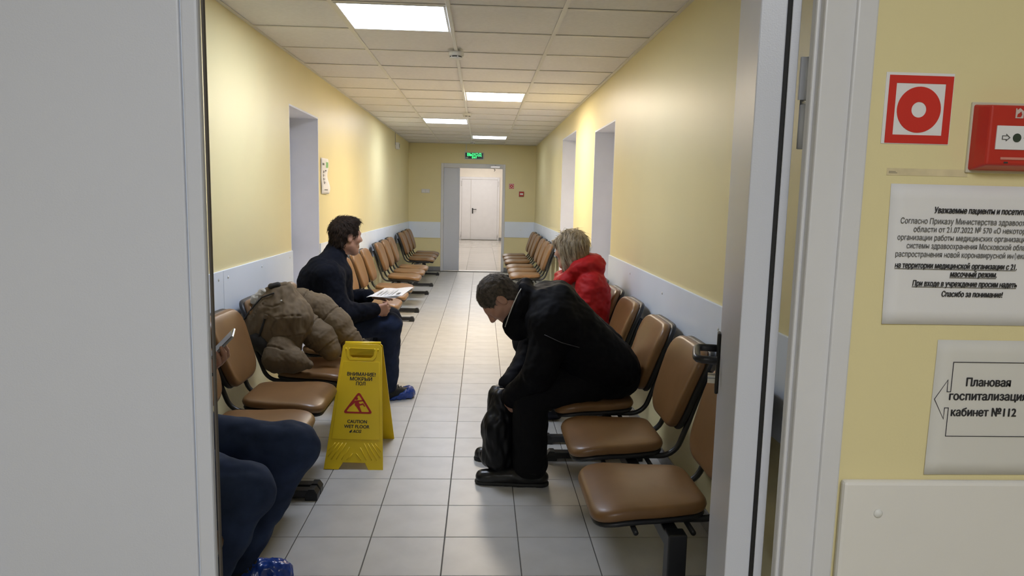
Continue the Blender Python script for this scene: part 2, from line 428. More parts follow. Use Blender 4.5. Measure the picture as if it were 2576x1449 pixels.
board((XR - t, 6.456, BZ0), (XR, 7.755, BZ1 - 0.005))
board((XR - t, 9.051, BZ0), (XR, YF - t, 0.985), end=0.962, screws=[sr(10.2, 0.93), sr(11.7, 0.93)])
board((XL, YF - t, 0.63), (FX0 - 0.003, YF, 0.93), screws=[((-1.05, YF - t, 0.78), (0, -1, 0))])
board((FX1 + 0.003, YF - t, 0.665), (XR, YF, 0.962), screws=[((0.75, YF - t, 0.81), (0, -1, 0))])
for side, X0, holes in ((-1, XL, HL), (1, XR, HR)):
    y = YN + 0.11
    for a, b, _ in holes + [(YF, YF, 0)]:
        tn[0] += 1
        struct(box('baseboard_left' if side < 0 else 'baseboard_right', (min(X0, X0 - side * 0.009), y, 0.001), (max(X0, X0 - side * 0.009), a, 0.085), M_BASE, bevel=0.002)); y = b
struct(box('baseboard_far', (XL, YF - 0.009, 0.001), (FX0 - 0.002, YF, 0.085), M_BASE, bevel=0.002))
struct(box('baseboard_far', (FX1 + 0.002, YF - 0.009, 0.001), (XR, YF, 0.085), M_BASE, bevel=0.002))

# --- near wall and the doorway the photograph is taken through
NTOP = 2.07
NXL, NXR = -0.80, 0.566
mb = MB(); mb.box((-3.0, YN, -0.1), (NXL + 0.03, YN + 0.10, 2.7)); mb.box((NXR - 0.012, YN, -0.1), (3.0, YN + 0.10, 2.7)); mb.box((NXL + 0.03, YN, NTOP), (NXR - 0.012, YN + 0.10, 2.7))
struct(mb.build('wall_near', M_YELLOW))
tn[0] += 1
nb = board((0.575, YN - 0.016, 0.55), (3.0, YN, 0.999), M_BOARDN, bevel=0.006)
MB().lathe([(0.0072, 0), (0.0072, 0.001), (0.0055, 0.003), (0.001, 0.0042)], (0.633, YN - 0.016, 0.947), (0, -1, 0), 20).build('rivet_cap', M_WHITEPL, nb, True)
d6 = struct(empty('door_6', (0.0, YN + 0.05, 0)))
f = MB()       # the right jamb: face, raised lip, return
f.box((0.490, YN - 0.010, 0), (0.545, YN + 0.018, NTOP)); f.box((0.535, YN - 0.016, 0), (NXR, YN - 0.0005, NTOP)); f.box((0.484, YN + 0.004, 0), (0.4905, YN + 0.022, NTOP))
f.build('frame_jamb', M_FRAME, d6, bevel=0.003)
f = MB(); f.box((-0.76, YN - 0.010, NTOP - 0.055), (0.490, YN + 0.03, NTOP)); f.build('frame_head', M_FRAME, d6, bevel=0.003)
f = MB(); f.box((NXL, YN - 0.016, 0), (-0.735, YN + 0.09, NTOP)); f.build('frame_jamb', M_FRAME, d6, bevel=0.003)
# fixed narrow leaf on the left
lf = box('fixed_leaf', (-0.732, YN - 0.004, 0.01), (-0.4275, YN + 0.05, NTOP - 0.058), M_DOORW, d6, bevel=0.003)
box('edge_strip', (-0.4262, YN - 0.004, 0.01), (-0.4020, YN + 0.012, NTOP - 0.058), M_DOORW, lf, bevel=0.004)
box('edge_strip', (-0.4275, YN + 0.0015, 0.01), (-0.4262, YN + 0.011, NTOP - 0.058), M_BOARD, lf)
box('rubber_seal', (-0.4024, YN + 0.0125, 0.01), (-0.3995, YN + 0.020, NTOP - 0.058), mat('brown_seal', (0.10, 0.085, 0.07), 0.7), lf)
# wide leaf, swung open into the corridor
P0 = Vector((0.432, 1.137, 0)); P1 = Vector((0.690, 1.962, 0)); dd = (P1 - P0).normalized(); nn = Vector((dd.y, -dd.x, 0))
LM = Matrix(((dd.x, nn.x, 0, P0.x), (dd.y, nn.y, 0, P0.y), (0, 0, 1, 0), (0, 0, 0, 1)))
LW = (P1 - P0).length
ol = MB().box((0, 0, 0.012), (LW, 0.040, 2.015), LM).build('open_leaf', M_DOORW, d6, bevel=0.002)
MB().box((0.003, 0.0405, 0.012), (LW, 0.0465, 2.015), LM).build('rubber_seal', M_SEAL, ol)
MB().box((-0.003, 0.047, 0.012), (LW + 0.012, 0.060, 2.015), LM).build('outer_sheet', M_DOORW, ol, bevel=0.001)
hd = MB().box((LW - 0.075, -0.010, 0.895), (LW - 0.035, -0.0005, 1.068), LM).build('door_handle', M_BLKPL, ol, bevel=0.004)
pts = [(LW - 0.055, -0.010, 1.022), (LW - 0.055, -0.045, 1.022), (LW - 0.058, -0.058, 1.022), (LW - 0.070, -0.064, 1.021), (LW - 0.10, -0.065, 1.020), (LW - 0.170, -0.064, 1.018), (LW - 0.184, -0.060, 1.017), (LW - 0.192, -0.048, 1.017), (LW - 0.193, -0.012, 1.017)]
MB().tube([LM @ Vector(p) for p in pts], 0.0105, 12).build('lever', M_BLKMET, hd, True)
MB().cyl(LM @ Vector((LW - 0.055, -0.030, 0.942)), LM @ Vector((LW - 0.055, -0.010, 0.942)), 0.0085, 14).box((LW - 0.059, -0.030, 0.922), (LW - 0.051, -0.010, 0.94), LM).build('lock_cylinder', M_STEEL, hd)
hz = Vector((0.506, 1.118, 0))
MB().cyl(hz + Vector((0, 0, 1.515)), hz + Vector((0, 0, 1.583)), 0.0088, 16).build('hinge_knuckle', M_DOORW, d6, True)
MB().cyl(hz + Vector((0, 0, 1.583)), hz + Vector((0, 0, 1.590)), 0.0086, 16).build('hinge_washer', M_STEEL, d6, True)
MB().cyl(hz + Vector((0, 0, 1.590)), hz + Vector((0, 0, 1.655)), 0.0088, 16).build('hinge_knuckle', M_DOORW, d6, True)
MB().box((0.492, 1.112, 1.590), (0.506, 1.116, 1.655)).build('hinge_plate', M_DOORW, d6)

# --- the hall around the camera
struct(box('floor', (-3.0, -3.0, -0.10), (3.0, YN, 0.0), mat('hall_floor', (0.40, 0.38, 0.34), 0.35, var=0.1)))
struct(box('ceiling', (-3.0, -3.0, 2.6), (3.0, YN, 2.7), M_REVEAL))
struct(box('wall_back', (-3.0, -3.1, 0), (3.0, -3.0, 2.7), M_YELLOW))
struct(box('wall_hall_left', (-3.1, -3.0, 0), (-3.0, YN, 2.7), M_YELLOW))
struct(box('wall_hall_right', (3.0, -3.0, 0), (3.1, YN, 2.7), M_YELLOW))

# ================================================================== LAMPS
def panel(x0, y0, s, z, col, strength, label, idx, group):
    o = empty('ceiling_light', (x0 + s / 2, y0 + s / 2, z))
    tag(o, label, 'ceiling light', group)
    fr = MB(); b = 0.014
    fr.box((x0, y0, z - 0.003), (x0 + s, y0 + b, z + 0.03)); fr.box((x0, y0 + s - b, z - 0.003), (x0 + s, y0 + s, z + 0.03)); fr.box((x0, y0 + b, z - 0.003), (x0 + b, y0 + s - b, z + 0.03)); fr.box((x0 + s - b, y0 + b, z - 0.003), (x0 + s, y0 + s - b, z + 0.03))
    fr.build('frame', M_WHITEPL, o, bevel=0.001)
    box('diffuser', (x0 + b, y0 + b, z), (x0 + s - b, y0 + s - b, z + 0.02), mat('lit_diffuser_%s' % idx, (0.9, 0.9, 0.9), 0.5, emit=col, estr=strength), o)
labs = ['large square lit ceiling panel nearest the camera', 'lit ceiling panel right of the cable line, second from the camera', 'lit ceiling panel left of the cable line, third from the camera', 'lit ceiling panel just before the exit sign, fourth from the camera']
for i, (ci, k) in enumerate(LIGHTS):
    panel(cols[ci][0] + 0.013, ROW0 + k * 0.6 + 0.013, 0.574, HC + 0.001, LAMP_WARM if i == 1 else LAMP_COOL, LAMP[i], labs[i], ('a', 'b', 'c', 'd')[i], 'corridor ceiling panels')
panel(-0.6, -1.7, 1.2, 2.597, (0.94, 0.97, 1.04), LAMP_HALL, 'unseen square panel added to the hall ceiling to light the camera side', 'hall', 'added hall ceiling panels')  # out of view, added to light the hall side of the doorway
for y, nm_ in ((15.2, 'nearest'), (18.2, 'middle'), (21.2, 'farthest')):  # panels out of view, put in to brighten the room beyond
    panel(-0.6, y, 1.2, 2.697, (1, 0.95, 0.91), LAMP_BEYOND, nm_ + ' unseen ceiling panel added to light the room beyond the far door', 'beyond', 'added ceiling panels beyond the far door')

# ================================================================== WAITING BENCHES
# local frame: x = distance from the wall towards the aisle, y along the wall, z up
def outline(wf, wr, l, rf, rr, n=7):
    """seat outline: x from 0 (rear) to l (front), rear width wr, front width wf, rounded corners"""
    P = [Vector((0, -wr / 2)), Vector((l, -wf / 2)), Vector((l, wf / 2)), Vector((0, wr / 2))]
    R = [rr, rf, rf, rr]; o = []
    for i in range(4):
        p = P[i]; a = (P[i - 1] - p).normalized(); b = (P[(i + 1) % 4] - p).normalized()
        r = R[i]; s = p + a * r; e = p + b * r
        for k in range(n + 1):
            t = k / n; o.append((s * (1 - t) ** 2 + p * 2 * t * (1 - t) + e * t ** 2))
    # denser on the straights
    out = []
    for i in range(len(o)):
        p, q = o[i], o[(i + 1) % len(o)]; m = max(1, int((q - p).length / 0.05))
        for k in range(m): out.append(p.lerp(q, k / m))
    return out
def cushion(ol, th, dome, f):
    c = sum(ol, Vector((0, 0))) / len(ol); rings = []
    for z, s in ((0, 0.90), (0.0, 0.965), (0.12, 0.985), (0.45, 1.0), (0.72, 0.985), (0.90, 0.955), (1.0, 0.90), (1.0 + dome * 0.45, 0.72), (1 + dome * 0.8, 0.45), (1 + dome, 0.15)):
        rings.append([f(c.x + (p.x - c.x) * s, c.y + (p.y - c.y) * s, z * th) for p in ol])
    return MB().rings(rings)
S_OL = outline(0.465, 0.350, 0.400, 0.100, 0.070)
P_OL = outline(0.452, 0.338, 0.388, 0.100, 0.070)
def seat_f(x, y, z):
    u = x / 0.395
    zz = z - 0.030 * max(0, (u - 0.60) / 0.40) ** 2 - 0.010 * math.sin(PI * min(1, max(0, u))) + 0.008
    return (0.235 + x, y, 0.402 + zz)
def pan_f(x, y, z): 
    p = seat_f(x, y, 0); return (p[0] + 0.004, y, p[2] - 0.022 + z)
# backrest: u up the back from 0 to 0.36
BH = 0.36
B_OL = outline(0.455, 0.350, BH, 0.115, 0.105)
BS_OL = outline(0.470, 0.360, BH + 0.008, 0.115, 0.105)
def back_f(off):
    def f(u, y, z):
        t = u / BH
        x = 0.185 - 0.105 * t - 0.020 * t * t; zz = 0.478 + 0.345 * t
        n = Vector((0.956, 0, 0.292)); cv = 0.9 * y * y
        q = Vector((x, y, zz)) + n * (z + off + cv * 0.5)
        return tuple(q)
    return f
seat_me = cushion(S_OL, 0.038, 0.26, seat_f).mesh('seat', True); seat_me.materials.append(M_LEATHER)
pan_me = cushion(P_OL, 0.020, 0.02, pan_f).mesh('seat_pan', True); pan_me.materials.append(M_BLKPL)
back_me = cushion(B_OL, 0.042, 0.12, back_f(0.0)).mesh('backrest', True); back_me.materials.append(M_LEATHER)
shell_me = cushion(BS_OL, 0.028, 0.02, back_f(-0.024)).mesh('back_shell', True); shell_me.materials.append(M_BLKPL)
tube_mes = []
for s in (-1, 1):
    yy = s * 0.145
    arc = [(0.255 - 0.09 * math.sin(a), yy, 0.376 + 0.09 * (1 - math.cos(a))) for a in [k * (PI / 2 - 0.30) / 7 for k in range(8)]]
    tube_mes.append(MB().tube([(0.56, yy, 0.372), (0.42, yy, 0.374), (0.30, yy, 0.376)] + arc + [(0.140, yy, 0.52), (0.095, yy, 0.66), (0.065, yy, 0.74)], 0.0115, 10).mesh('frame_tube', True))
rod_mes = [MB().tube([(x, -0.20, 0.352), (x, 0.20, 0.352)], 0.009, 10).mesh('cross_rod', True) for x in (0.49, 0.30)]
for me in tube_mes + rod_mes: me.materials.append(M_BLKMET)

SEATS_Y = (-0.58, 0.0, 0.58)
def make_bench():
    r = empty('waiting_bench')
    for y in SEATS_Y:
        T = Matrix.Translation((0, y, 0))
        s = mesh_obj('seat', seat_me, None, r, T); mesh_obj('seat_pan', pan_me, None, s)
        for me in rod_mes: mesh_obj('cross_rod', me, None, s)
        b = mesh_obj('backrest', back_me, None, r, T); mesh_obj('back_shell', shell_me, None, b)
        for me in tube_mes: mesh_obj('frame_tube', me, None, r, T)
    box('beam', (0.335, -0.80, 0.292), (0.385, 0.80, 0.342), M_BLKMET, r, bevel=0.004)
    for y in (-0.79, 0.79):
        lg = box('leg', (0.330, y - 0.028, 0.048), (0.392, y + 0.028, 0.362), M_BLKMET, r, bevel=0.005)
        box('foot_bar', (0.13, y - 0.025, 0.012), (0.60, y + 0.025, 0.048), M_BLKMET, lg, bevel=0.004)
        for a, b in ((0.10, 0.15), (0.575, 0.632)):
            hi = MB(); q = 0.015
            e0, e1 = (a, b)
            hi.rings([[(e0, y - 0.030, 0), (e1, y - 0.030, 0), (e1, y + 0.030, 0), (e0, y + 0.030, 0)], [(e0, y - 0.030, 0.03), (e1, y - 0.030, 0.03), (e1, y + 0.030, 0.03), (e0, y + 0.030, 0.03)], [(e0 + q, y - 0.026, 0.054), (e1 - q, y - 0.026, 0.054), (e1 - q, y + 0.026, 0.054), (e0 + q, y + 0.026, 0.054)]])
            hi.build('foot_cap', M_BLKPL, lg, bevel=0.002)
    return r
bench0 = make_bench()
BENCH = [  # side, centre y, label
    (-1, 2.42, 'brown three-seat bench at left under the jeans-wearing person with the phone'),
    (-1, 4.07, 'brown three-seat bench behind the yellow sign, with a coat on its middle seat'),
    (-1, 7.18, 'empty orange-brown bench just past the man with the papers'),
    (-1, 9.38, 'empty brown bench, middle one of three empty benches along the left wall'),
    (-1, 11.90, 'empty brown bench in the far left corner beside the narrow door leaf'),
    (1, 2.94, 'brown three-seat bench beside the open door, under the bent man in black'),
    (1, 4.78, 'brown bench under the person in the red jacket'),
    (1, 9.75, 'empty brown bench past the red jacket, nearer of the two far right ones'),
    (1, 11.72, 'empty brown bench in the far right corner below the fire call point')]
for i, (s, y, lab) in enumerate(BENCH):
    o = bench0 if i == 0 else copy_tree(bench0)
    o.location = (XL + 0.0 if s < 0 else XR, y, 0); o.rotation_euler = (0, 0, 0 if s < 0 else PI)
    tag(o, lab, 'bench', 'waiting benches along the corridor')

# ================================================================== SIGNS AND FITTINGS
def fire_sign(x, y, z, s, label):       # lower left corner, side
    o = flat_shape('fire_alarm_sign', [rect(-0.004, -0.001, s + 0.001, s + 0.004)], 0.0004, face_y(x, y - 0.0006, z), M_PAPER)
    tag(o, label, 'sign')
    k = s / 0.1
    flat_shape('red_border', [rect(0.001, 0, s, s), rect(0.0125 * k, 0.0125 * k, s - 0.0115 * k, s - 0.0115 * k)], 0.0002, face_y(x, y - 0.0014, z), M_RED, o)
    flat_shape('red_ring', [circle(0.034 * k, 48, s / 2, s / 2), circle(0.0115 * k, 32, s / 2, s / 2)], 0.0002, face_y(x, y - 0.0014, z), M_RED, o)
    return o
fire_sign(0.5975, YN, 1.522, 0.0985, 'red and white fire alarm ring sign above the near notice')
fire_sign(0.512, YF, 1.583, 0.09, 'small red and white ring sign on the far wall right of the door')

def call_point(x0, z0, s, yw, label, near):
    o = empty('fire_call_point', (x0 + s / 2, yw, z0)); tag(o, label, 'call point')
    dp = 0.032
    b = MB(); q = 0.014
    b.rings([[(x0, yw, z0), (x0 + s, yw, z0), (x0 + s, yw, z0 + s), (x0, yw, z0 + s)], [(x0 + 0.002, yw - dp * 0.4, z0 + 0.002), (x0 + s - 0.002, yw - dp * 0.4, z0 + 0.002), (x0 + s - 0.002, yw - dp * 0.4, z0 + s - 0.002), (x0 + 0.002, yw - dp * 0.4, z0 + s - 0.002)],
             [(x0 + q * 0.55, yw - dp, z0 + q * 0.55), (x0 + s - q * 0.55, yw - dp, z0 + q * 0.55), (x0 + s - q * 0.55, yw - dp, z0 + s - q * 0.3), (x0 + q * 0.55, yw - dp, z0 + s - q * 0.3)]])
    b.build('housing', M_REDPL, o, bevel=0.003)
    fy = yw - dp
    box('back_plate', (x0 - 0.002, yw - 0.004, z0 - 0.003), (x0 + s + 0.002, yw, z0 + s + 0.003), mat('clear_plastic_rim', (0.6, 0.56, 0.45), 0.3), o, bevel=0.001)
    wn = box('window_plate', (x0 + 0.018, fy - 0.0015, z0 + 0.030), (x0 + s - 0.018, fy - 0.0002, z0 + 0.064), M_PAPER, o)
    if near:
        cx, cz = x0 + s / 2, z0 + 0.047
        flat_shape('button_dot', [circle(0.0062, 28)], 0.0003, face_y(cx, fy - 0.002, cz), mat('dark_green_dot', (0.03, 0.05, 0.035), 0.5), wn)
        arrow = [(0, -0.003), (0.006, -0.003), (0.006, -0.0055), (0.0125, 0), (0.006, 0.0055), (0.006, 0.003), (0, 0.003)]
        inn = [(0.001, -0.002), (0.007, -0.002), (0.007, -0.0032), (0.011, 0), (0.007, 0.0032), (0.007, 0.002), (0.001, 0.002)]
        flat_shape('arrow_mark', [arrow, inn], 0.0003, face_y(cx - 0.0225, fy - 0.002, cz), M_GINK, wn)
        flat_shape('arrow_mark', [[(-a, b_) for a, b_ in arrow], [(-a, b_) for a, b_ in inn]], 0.0003, face_y(cx + 0.0225, fy - 0.002, cz), M_GINK, wn)
        hs = mat('white_print', (0.62, 0.50, 0.46), 0.6)
        flat_shape('flame_house_mark', [[(-0.006, -0.006), (0.006, -0.006), (0.006, 0.002), (0.0075, 0.003), (0.0, 0.0085), (-0.004, 0.0055), (-0.0045, 0.008), (-0.006, 0.008), (-0.006, 0.002)], [(-0.004, -0.0045), (0.002, -0.0045), (0.004, -0.001), (0.002, 0.004), (-0.001, 0.001), (-0.003, 0.0)]], 0.0003, face_y(cx + 0.001, fy - 0.0006, z0 + 0.081), hs, o)
        box('key_slot_glare', (x0 + 0.028, fy - 0.001, z0 + 0.0155), (x0 + s - 0.028, fy + 0.001, z0 + 0.019), mat('red_glare_lip', (0.62, 0.25, 0.2), 0.3), o)  # glare on the slot's lip, put into its paler red
        box('latch_slot', (x0 + 0.034, fy - 0.0006, z0 + 0.010), (x0 + 0.040, fy + 0.001, z0 + 0.0125), M_DARK, o)
    return o
call_point(0.7285, 1.484, 0.0975, YN, 'red fire call point box on the near yellow wall, cut by the picture edge', True)
call_point(0.700, 1.440, 0.095, YF, 'small red fire call point on the far wall right of the door', False)

# strip of clear tape and the paper notices on the near wall
tp = flat_shape('clear_tape', [rect(0, 0, 0.125, 0.0105)], 0.0002, face_y(0.607, YN - 0.0004, 1.4745), mat('old_clear_tape', (0.70, 0.60, 0.38), 0.25, var=0.1, vscale=40))
tag(tp, 'strip of yellowed clear tape stuck between ring sign and notice', 'tape')
flat_shape('printed_fragment', [rect(0.003, 0.004, 0.016, 0.0052), rect(0.003, 0.006, 0.0135, 0.0072)], 0.0001, face_y(0.607, YN - 0.0008, 1.4735), mat('faded_ink', (0.35, 0.31, 0.22), 0.5), tp)

px2x = lambda u: 0.000594 * u - 0.7165 - 0.0     # along the near wall at mid height
def paper(name, x, z, w_, h_, curl, m, lean=0.0):
    mb = MB(); nx, nz = 12, 10; v = []
    for k, off in ((0, 0.0), (1, -0.0005)):
        for j in range(nz + 1):
            for i in range(nx + 1):
                u, t_ = i / nx, j / nz
                bow = curl * ((1 - u) ** 4 * (1 - t_) + 0.25 * (1 - t_) ** 6) + 0.0008
                v.append((x + w_ * u + lean * (1 - t_), YN - bow + off, z + h_ * t_))
    f = []; N = (nx + 1) * (nz + 1)
    for j in range(nz):
        for i in range(nx):
            a = j * (nx + 1) + i
            f.append((a + N, a + 1 + N, a + nx + 2 + N, a + nx + 1 + N)); f.append((a, a + nx + 1, a + nx + 2, a + 1))
    for i in range(nx):
        f.append((i, i + 1, i + 1 + N, i + N)); a = nz * (nx + 1) + i; f.append((a + 1, a, a + N, a + 1 + N))
    for j in range(nz):
        a = j * (nx + 1); f.append((a + nx + 1, a, a + N, a + nx + 1 + N)); a += nx; f.append((a, a + nx + 1, a + nx + 1 + N, a + N))
    return mb.add(v, f).build(name, m, None, True)
n1 = paper('paper_notice', 0.615, 1.248, 0.297, 0.214, 0.0012, M_PAPER, 0.004)
tag(n1, 'white paper notice with lines of Cyrillic text below the ring sign', 'notice')
NY = YN - 0.0030
L = [('Уважаемые пациенты и посетители!', 0.6845, 1.4195, 0.0128, 0.022, 1, 0), ('Согласно Приказу Министерства здравоохранения', 0.6335, 1.4030, 0.0122, 0, 0, 0), ('области от 21.07.2022 № 570 «О некоторых', 0.6550, 1.3905, 0.0120, 0, 0, 0),
     ('организации работы медицинских организаций', 0.6310, 1.3780, 0.0120, 0, 0, 0), ('системы здравоохранения Московской области', 0.6465, 1.3655, 0.0120, 0, 0, 0), ('распространения новой коронавирусной инфекции', 0.6300, 1.3525, 0.0120, 0, 0, 0),
     ('на территории медицинской организации с 21.', 0.6310, 1.3355, 0.0120, 0.022, 1, 1), ('масочный режим.', 0.7190, 1.3230, 0.0122, 0.022, 1, 1), ('При входе в учреждение просим надеть', 0.6610, 1.3080, 0.0120, 0.022, 1, 1), ('Спасибо за понимание!', 0.7085, 1.2920, 0.0122, 0.022, 1, 0)]
FIT = [0.156, 0.232, 0.188, 0.206, 0.200, 0.216, 0.192, 0.0735, 0.165, 0.0965]
for (s, x, z, sz, bd, it, ul), fit in zip(L, FIT):
    o = text(s, sz, face_y(x, NY, z), M_INK if bd else M_GINK, n1, bold=bd, shear=0.12 if it else 0, fit=fit)
    if ul: box('underline', (x, NY - 0.0003, z - 0.0018), (x + fit, NY + 0.0001, z - 0.0011), M_INK, o)
n2 = paper('paper_notice', 0.712, 1.006, 0.297, 0.218, 0.0010, M_PAPER2, -0.002)
tag(n2, 'lower paper notice with a printed left-pointing arrow frame', 'notice')
A = [(0.7095 + 0.0, 1.130), (0.7275, 1.160), (0.7275, 1.1415), (0.7345, 1.1415), (0.7345, 1.189), (0.97, 1.189), (0.97, 1.0705), (0.7335, 1.0705), (0.7335, 1.1165), (0.7262, 1.1165), (0.7262, 1.099)]
A = [(x + 0.006, z - 0.0005) for x, z in A]
cxa, cza = 0.85, 1.13
def inset(P, t_):
    o = []
    n = len(P)
    for i in range(n):
        p0, p, p1 = Vector(P[i - 1]), Vector(P[i]), Vector(P[(i + 1) % n])
        a = (p - p0).normalized(); b = (p1 - p).normalized()
        na, nb_ = Vector((-a.y, a.x)), Vector((-b.y, b.x)); m_ = (na + nb_)
        m_ = m_ / max(0.5, m_.length_squared) * 2
        o.append((p.x + m_.x * t_ * 0.5, p.y + m_.y * t_ * 0.5))
    return o
flat_shape('arrow_frame', [A, inset(A, 0.0022)], 0.0001, face_y(0, NY + 0.0006, 0), mat('navy_ink', (0.015, 0.015, 0.03), 0.6), n2)
for s, x, z, fit in (('Плановая', 0.7625, 1.1510, 0.0715), ('госпитализация', 0.7375, 1.1285, 0.126), ('кабинет №112', 0.7430, 1.1025, 0.1055)):
    text(s, 0.0185, face_y(x, NY + 0.0005, z), M_INK, n2, bold=0.026, fit=fit)

# exit sign, its cable, switch, siren box, detectors, poster
ex = empty('exit_sign', (-0.154, YF, 2.11)); tag(ex, 'green glowing exit sign above the far door', 'sign')
box('housing', (-0.335, YF - 0.03, 2.108), (0.026, YF, 2.240), M_WHITEPL, ex, bevel=0.006)
fc = box('sign_face', (-0.322, YF - 0.0315, 2.120), (0.013, YF - 0.0302, 2.229), mat('dark_green_face', (0.004, 0.03, 0.012), 0.3), ex)
GL = mat('glowing_green', (0.05, 0.7, 0.2), 0.5, emit=(0.05, 1.0, 0.22), estr=2.2)
text('ВЫХОД', 0.072, face_y(-0.154, YF - 0.0318, 2.172), GL, fc, align='CENTER', bold=0.02)
text('EXIT', 0.046, face_y(-0.150, YF - 0.0318, 2.130), GL, fc, align='CENTER', bold=0.02)
flat_shape('running_figure_mark', [rect(0, 0, 0.05, 0.020)], 0.0002, face_y(-0.315, YF - 0.0318, 2.130), mat('pale_mark', (0.45, 0.5, 0.5), 0.5), fc)
box('cable', (-0.312, YF - 0.012, 2.240), (-0.298, YF, HC), M_WHITEPL, ex)
sw = empty('light_switch', (-1.057, YF, 1.46)); tag(sw, 'white double light switch on the far wall left of the door', 'switch')
box('plate', (-1.135, YF - 0.010, 1.468), (-0.980, YF, 1.543), M_WHITEPL, sw, bevel=0.004)
for a in (-1.127, -1.053):
    box('rocker', (a, YF - 0.016, 1.475), (a + 0.066, YF - 0.0102, 1.536), M_PAPER, sw, bevel=0.003)
si = empty('wall_siren', (XL, 11.5, 2.14)); tag(si, 'small white siren box high on the left wall near the far corner', 'siren')
box('housing', (XL, 11.40, 2.140), (XL + 0.055, 11.54, 2.245), M_WHITEPL, si, bevel=0.01)
box('grille', (XL + 0.0552, 11.43, 2.165), (XL + 0.058, 11.51, 2.22), M_BASE, si)
box('cable', (XL, 11.37, 2.20), (XL + 0.006, 11.378, HC), M_BASE, si)
def detector(x, y, lab, r=0.052):
    o = empty('smoke_detector', (x, y, HC - 0.011)); tag(o, lab, 'smoke detector', 'smoke detectors on the ceiling cable line')
    z = HC - 0.0105
    MB().lathe([(r * 0.98, 0), (r, -0.004), (r, -0.022), (r * 0.93, -0.028), (r * 0.6, -0.0285)], (x, y, z), (0, 0, 1), 28).build('base', M_WHITEPL, o, True)
    MB().lathe([(r * 0.78, -0.0287), (r * 0.78, -0.036)], (x, y, z), (0, 0, 1), 28).build('chamber', M_DARK, o, True)
    for k in range(6):
        a = k * PI / 3 + 0.3
        box('rib', (-0.004, r * 0.76, -0.0362), (0.004, r * 0.84, -0.0287), M_WHITEPL, o, M=Matrix.Translation((x, y, z)) @ Matrix.Rotation(a, 4, 'Z'))
    MB().lathe([(r * 0.84, -0.0362), (r * 0.80, -0.042), (r * 0.5, -0.046), (0.002, -0.0465)], (x, y, z), (0, 0, 1), 28).build('cap', M_WHITEPL, o, True)
detector(-0.188, 4.90, 'round white smoke detector nearest the camera on the ceiling cable')
detector(-0.188, 8.45, 'smoke detector beside the third ceiling panel')
detector(-0.175, 12.62, 'smoke detector closest to the exit sign', 0.05)

po = MB(); n = 16; v = []; f = []
for j in range(n + 1):
    t_ = j / n; z = 1.42 + 0.305 * t_; bow = 0.004 + 0.010 * (1 + math.sin(t_ * 9.0)) * (1 - t_ * 0.6)
    for i in range(5):
        u = i / 4; v.append((XL + 0.002 + bow * (0.3 + u), 6.155 + 0.235 * u, z))
for j in range(n):
    for i in range(4): a = j * 5 + i; f.append((a, a + 5, a + 6, a + 1))
pst = po.add(v, f).build('wall_poster', M_PAPER, None, True); sd = pst.modifiers.new('thick', 'SOLIDIFY'); sd.thickness = 0.0006
tag(pst, 'narrow curling paper notice on the left wall beside the door recess', 'notice')
GM = mat('green_print', (0.25, 0.5, 0.2), 0.7)
def pcell(nm, u0, u1, t0, t1, m):
    mb = MB(); v = []
    for t_ in (t0, (t0 + t1) / 2, t1):
        bow = 0.004 + 0.010 * (1 + math.sin(t_ * 9.0)) * (1 - t_ * 0.6)
        for u in (u0, u1): v.append((XL + 0.0032 + bow * (0.3 + u) + 0.001, 6.155 + 0.235 * u, 1.42 + 0.305 * t_))
    mb.add(v, [(0, 2, 3, 1), (2, 4, 5, 3)]).build(nm, m, pst)
pcell('printed_patch', 0.62, 0.92, 0.74, 0.90, GM); pcell('printed_patch', 0.15, 0.4, 0.80, 0.86, M_GINK)
for k in range(4): pcell('printed_line', 0.30, 0.42, 0.28 + 0.10 * k, 0.35 + 0.10 * k, M_GINK); pcell('printed_line', 0.50, 0.56, 0.30 + 0.10 * k, 0.34 + 0.10 * k, M_GINK)
pcell('printed_line', 0.3, 0.7, 0.10, 0.125, M_GINK); pcell('printed_line', 0.55, 0.75, 0.64, 0.67, M_INK)

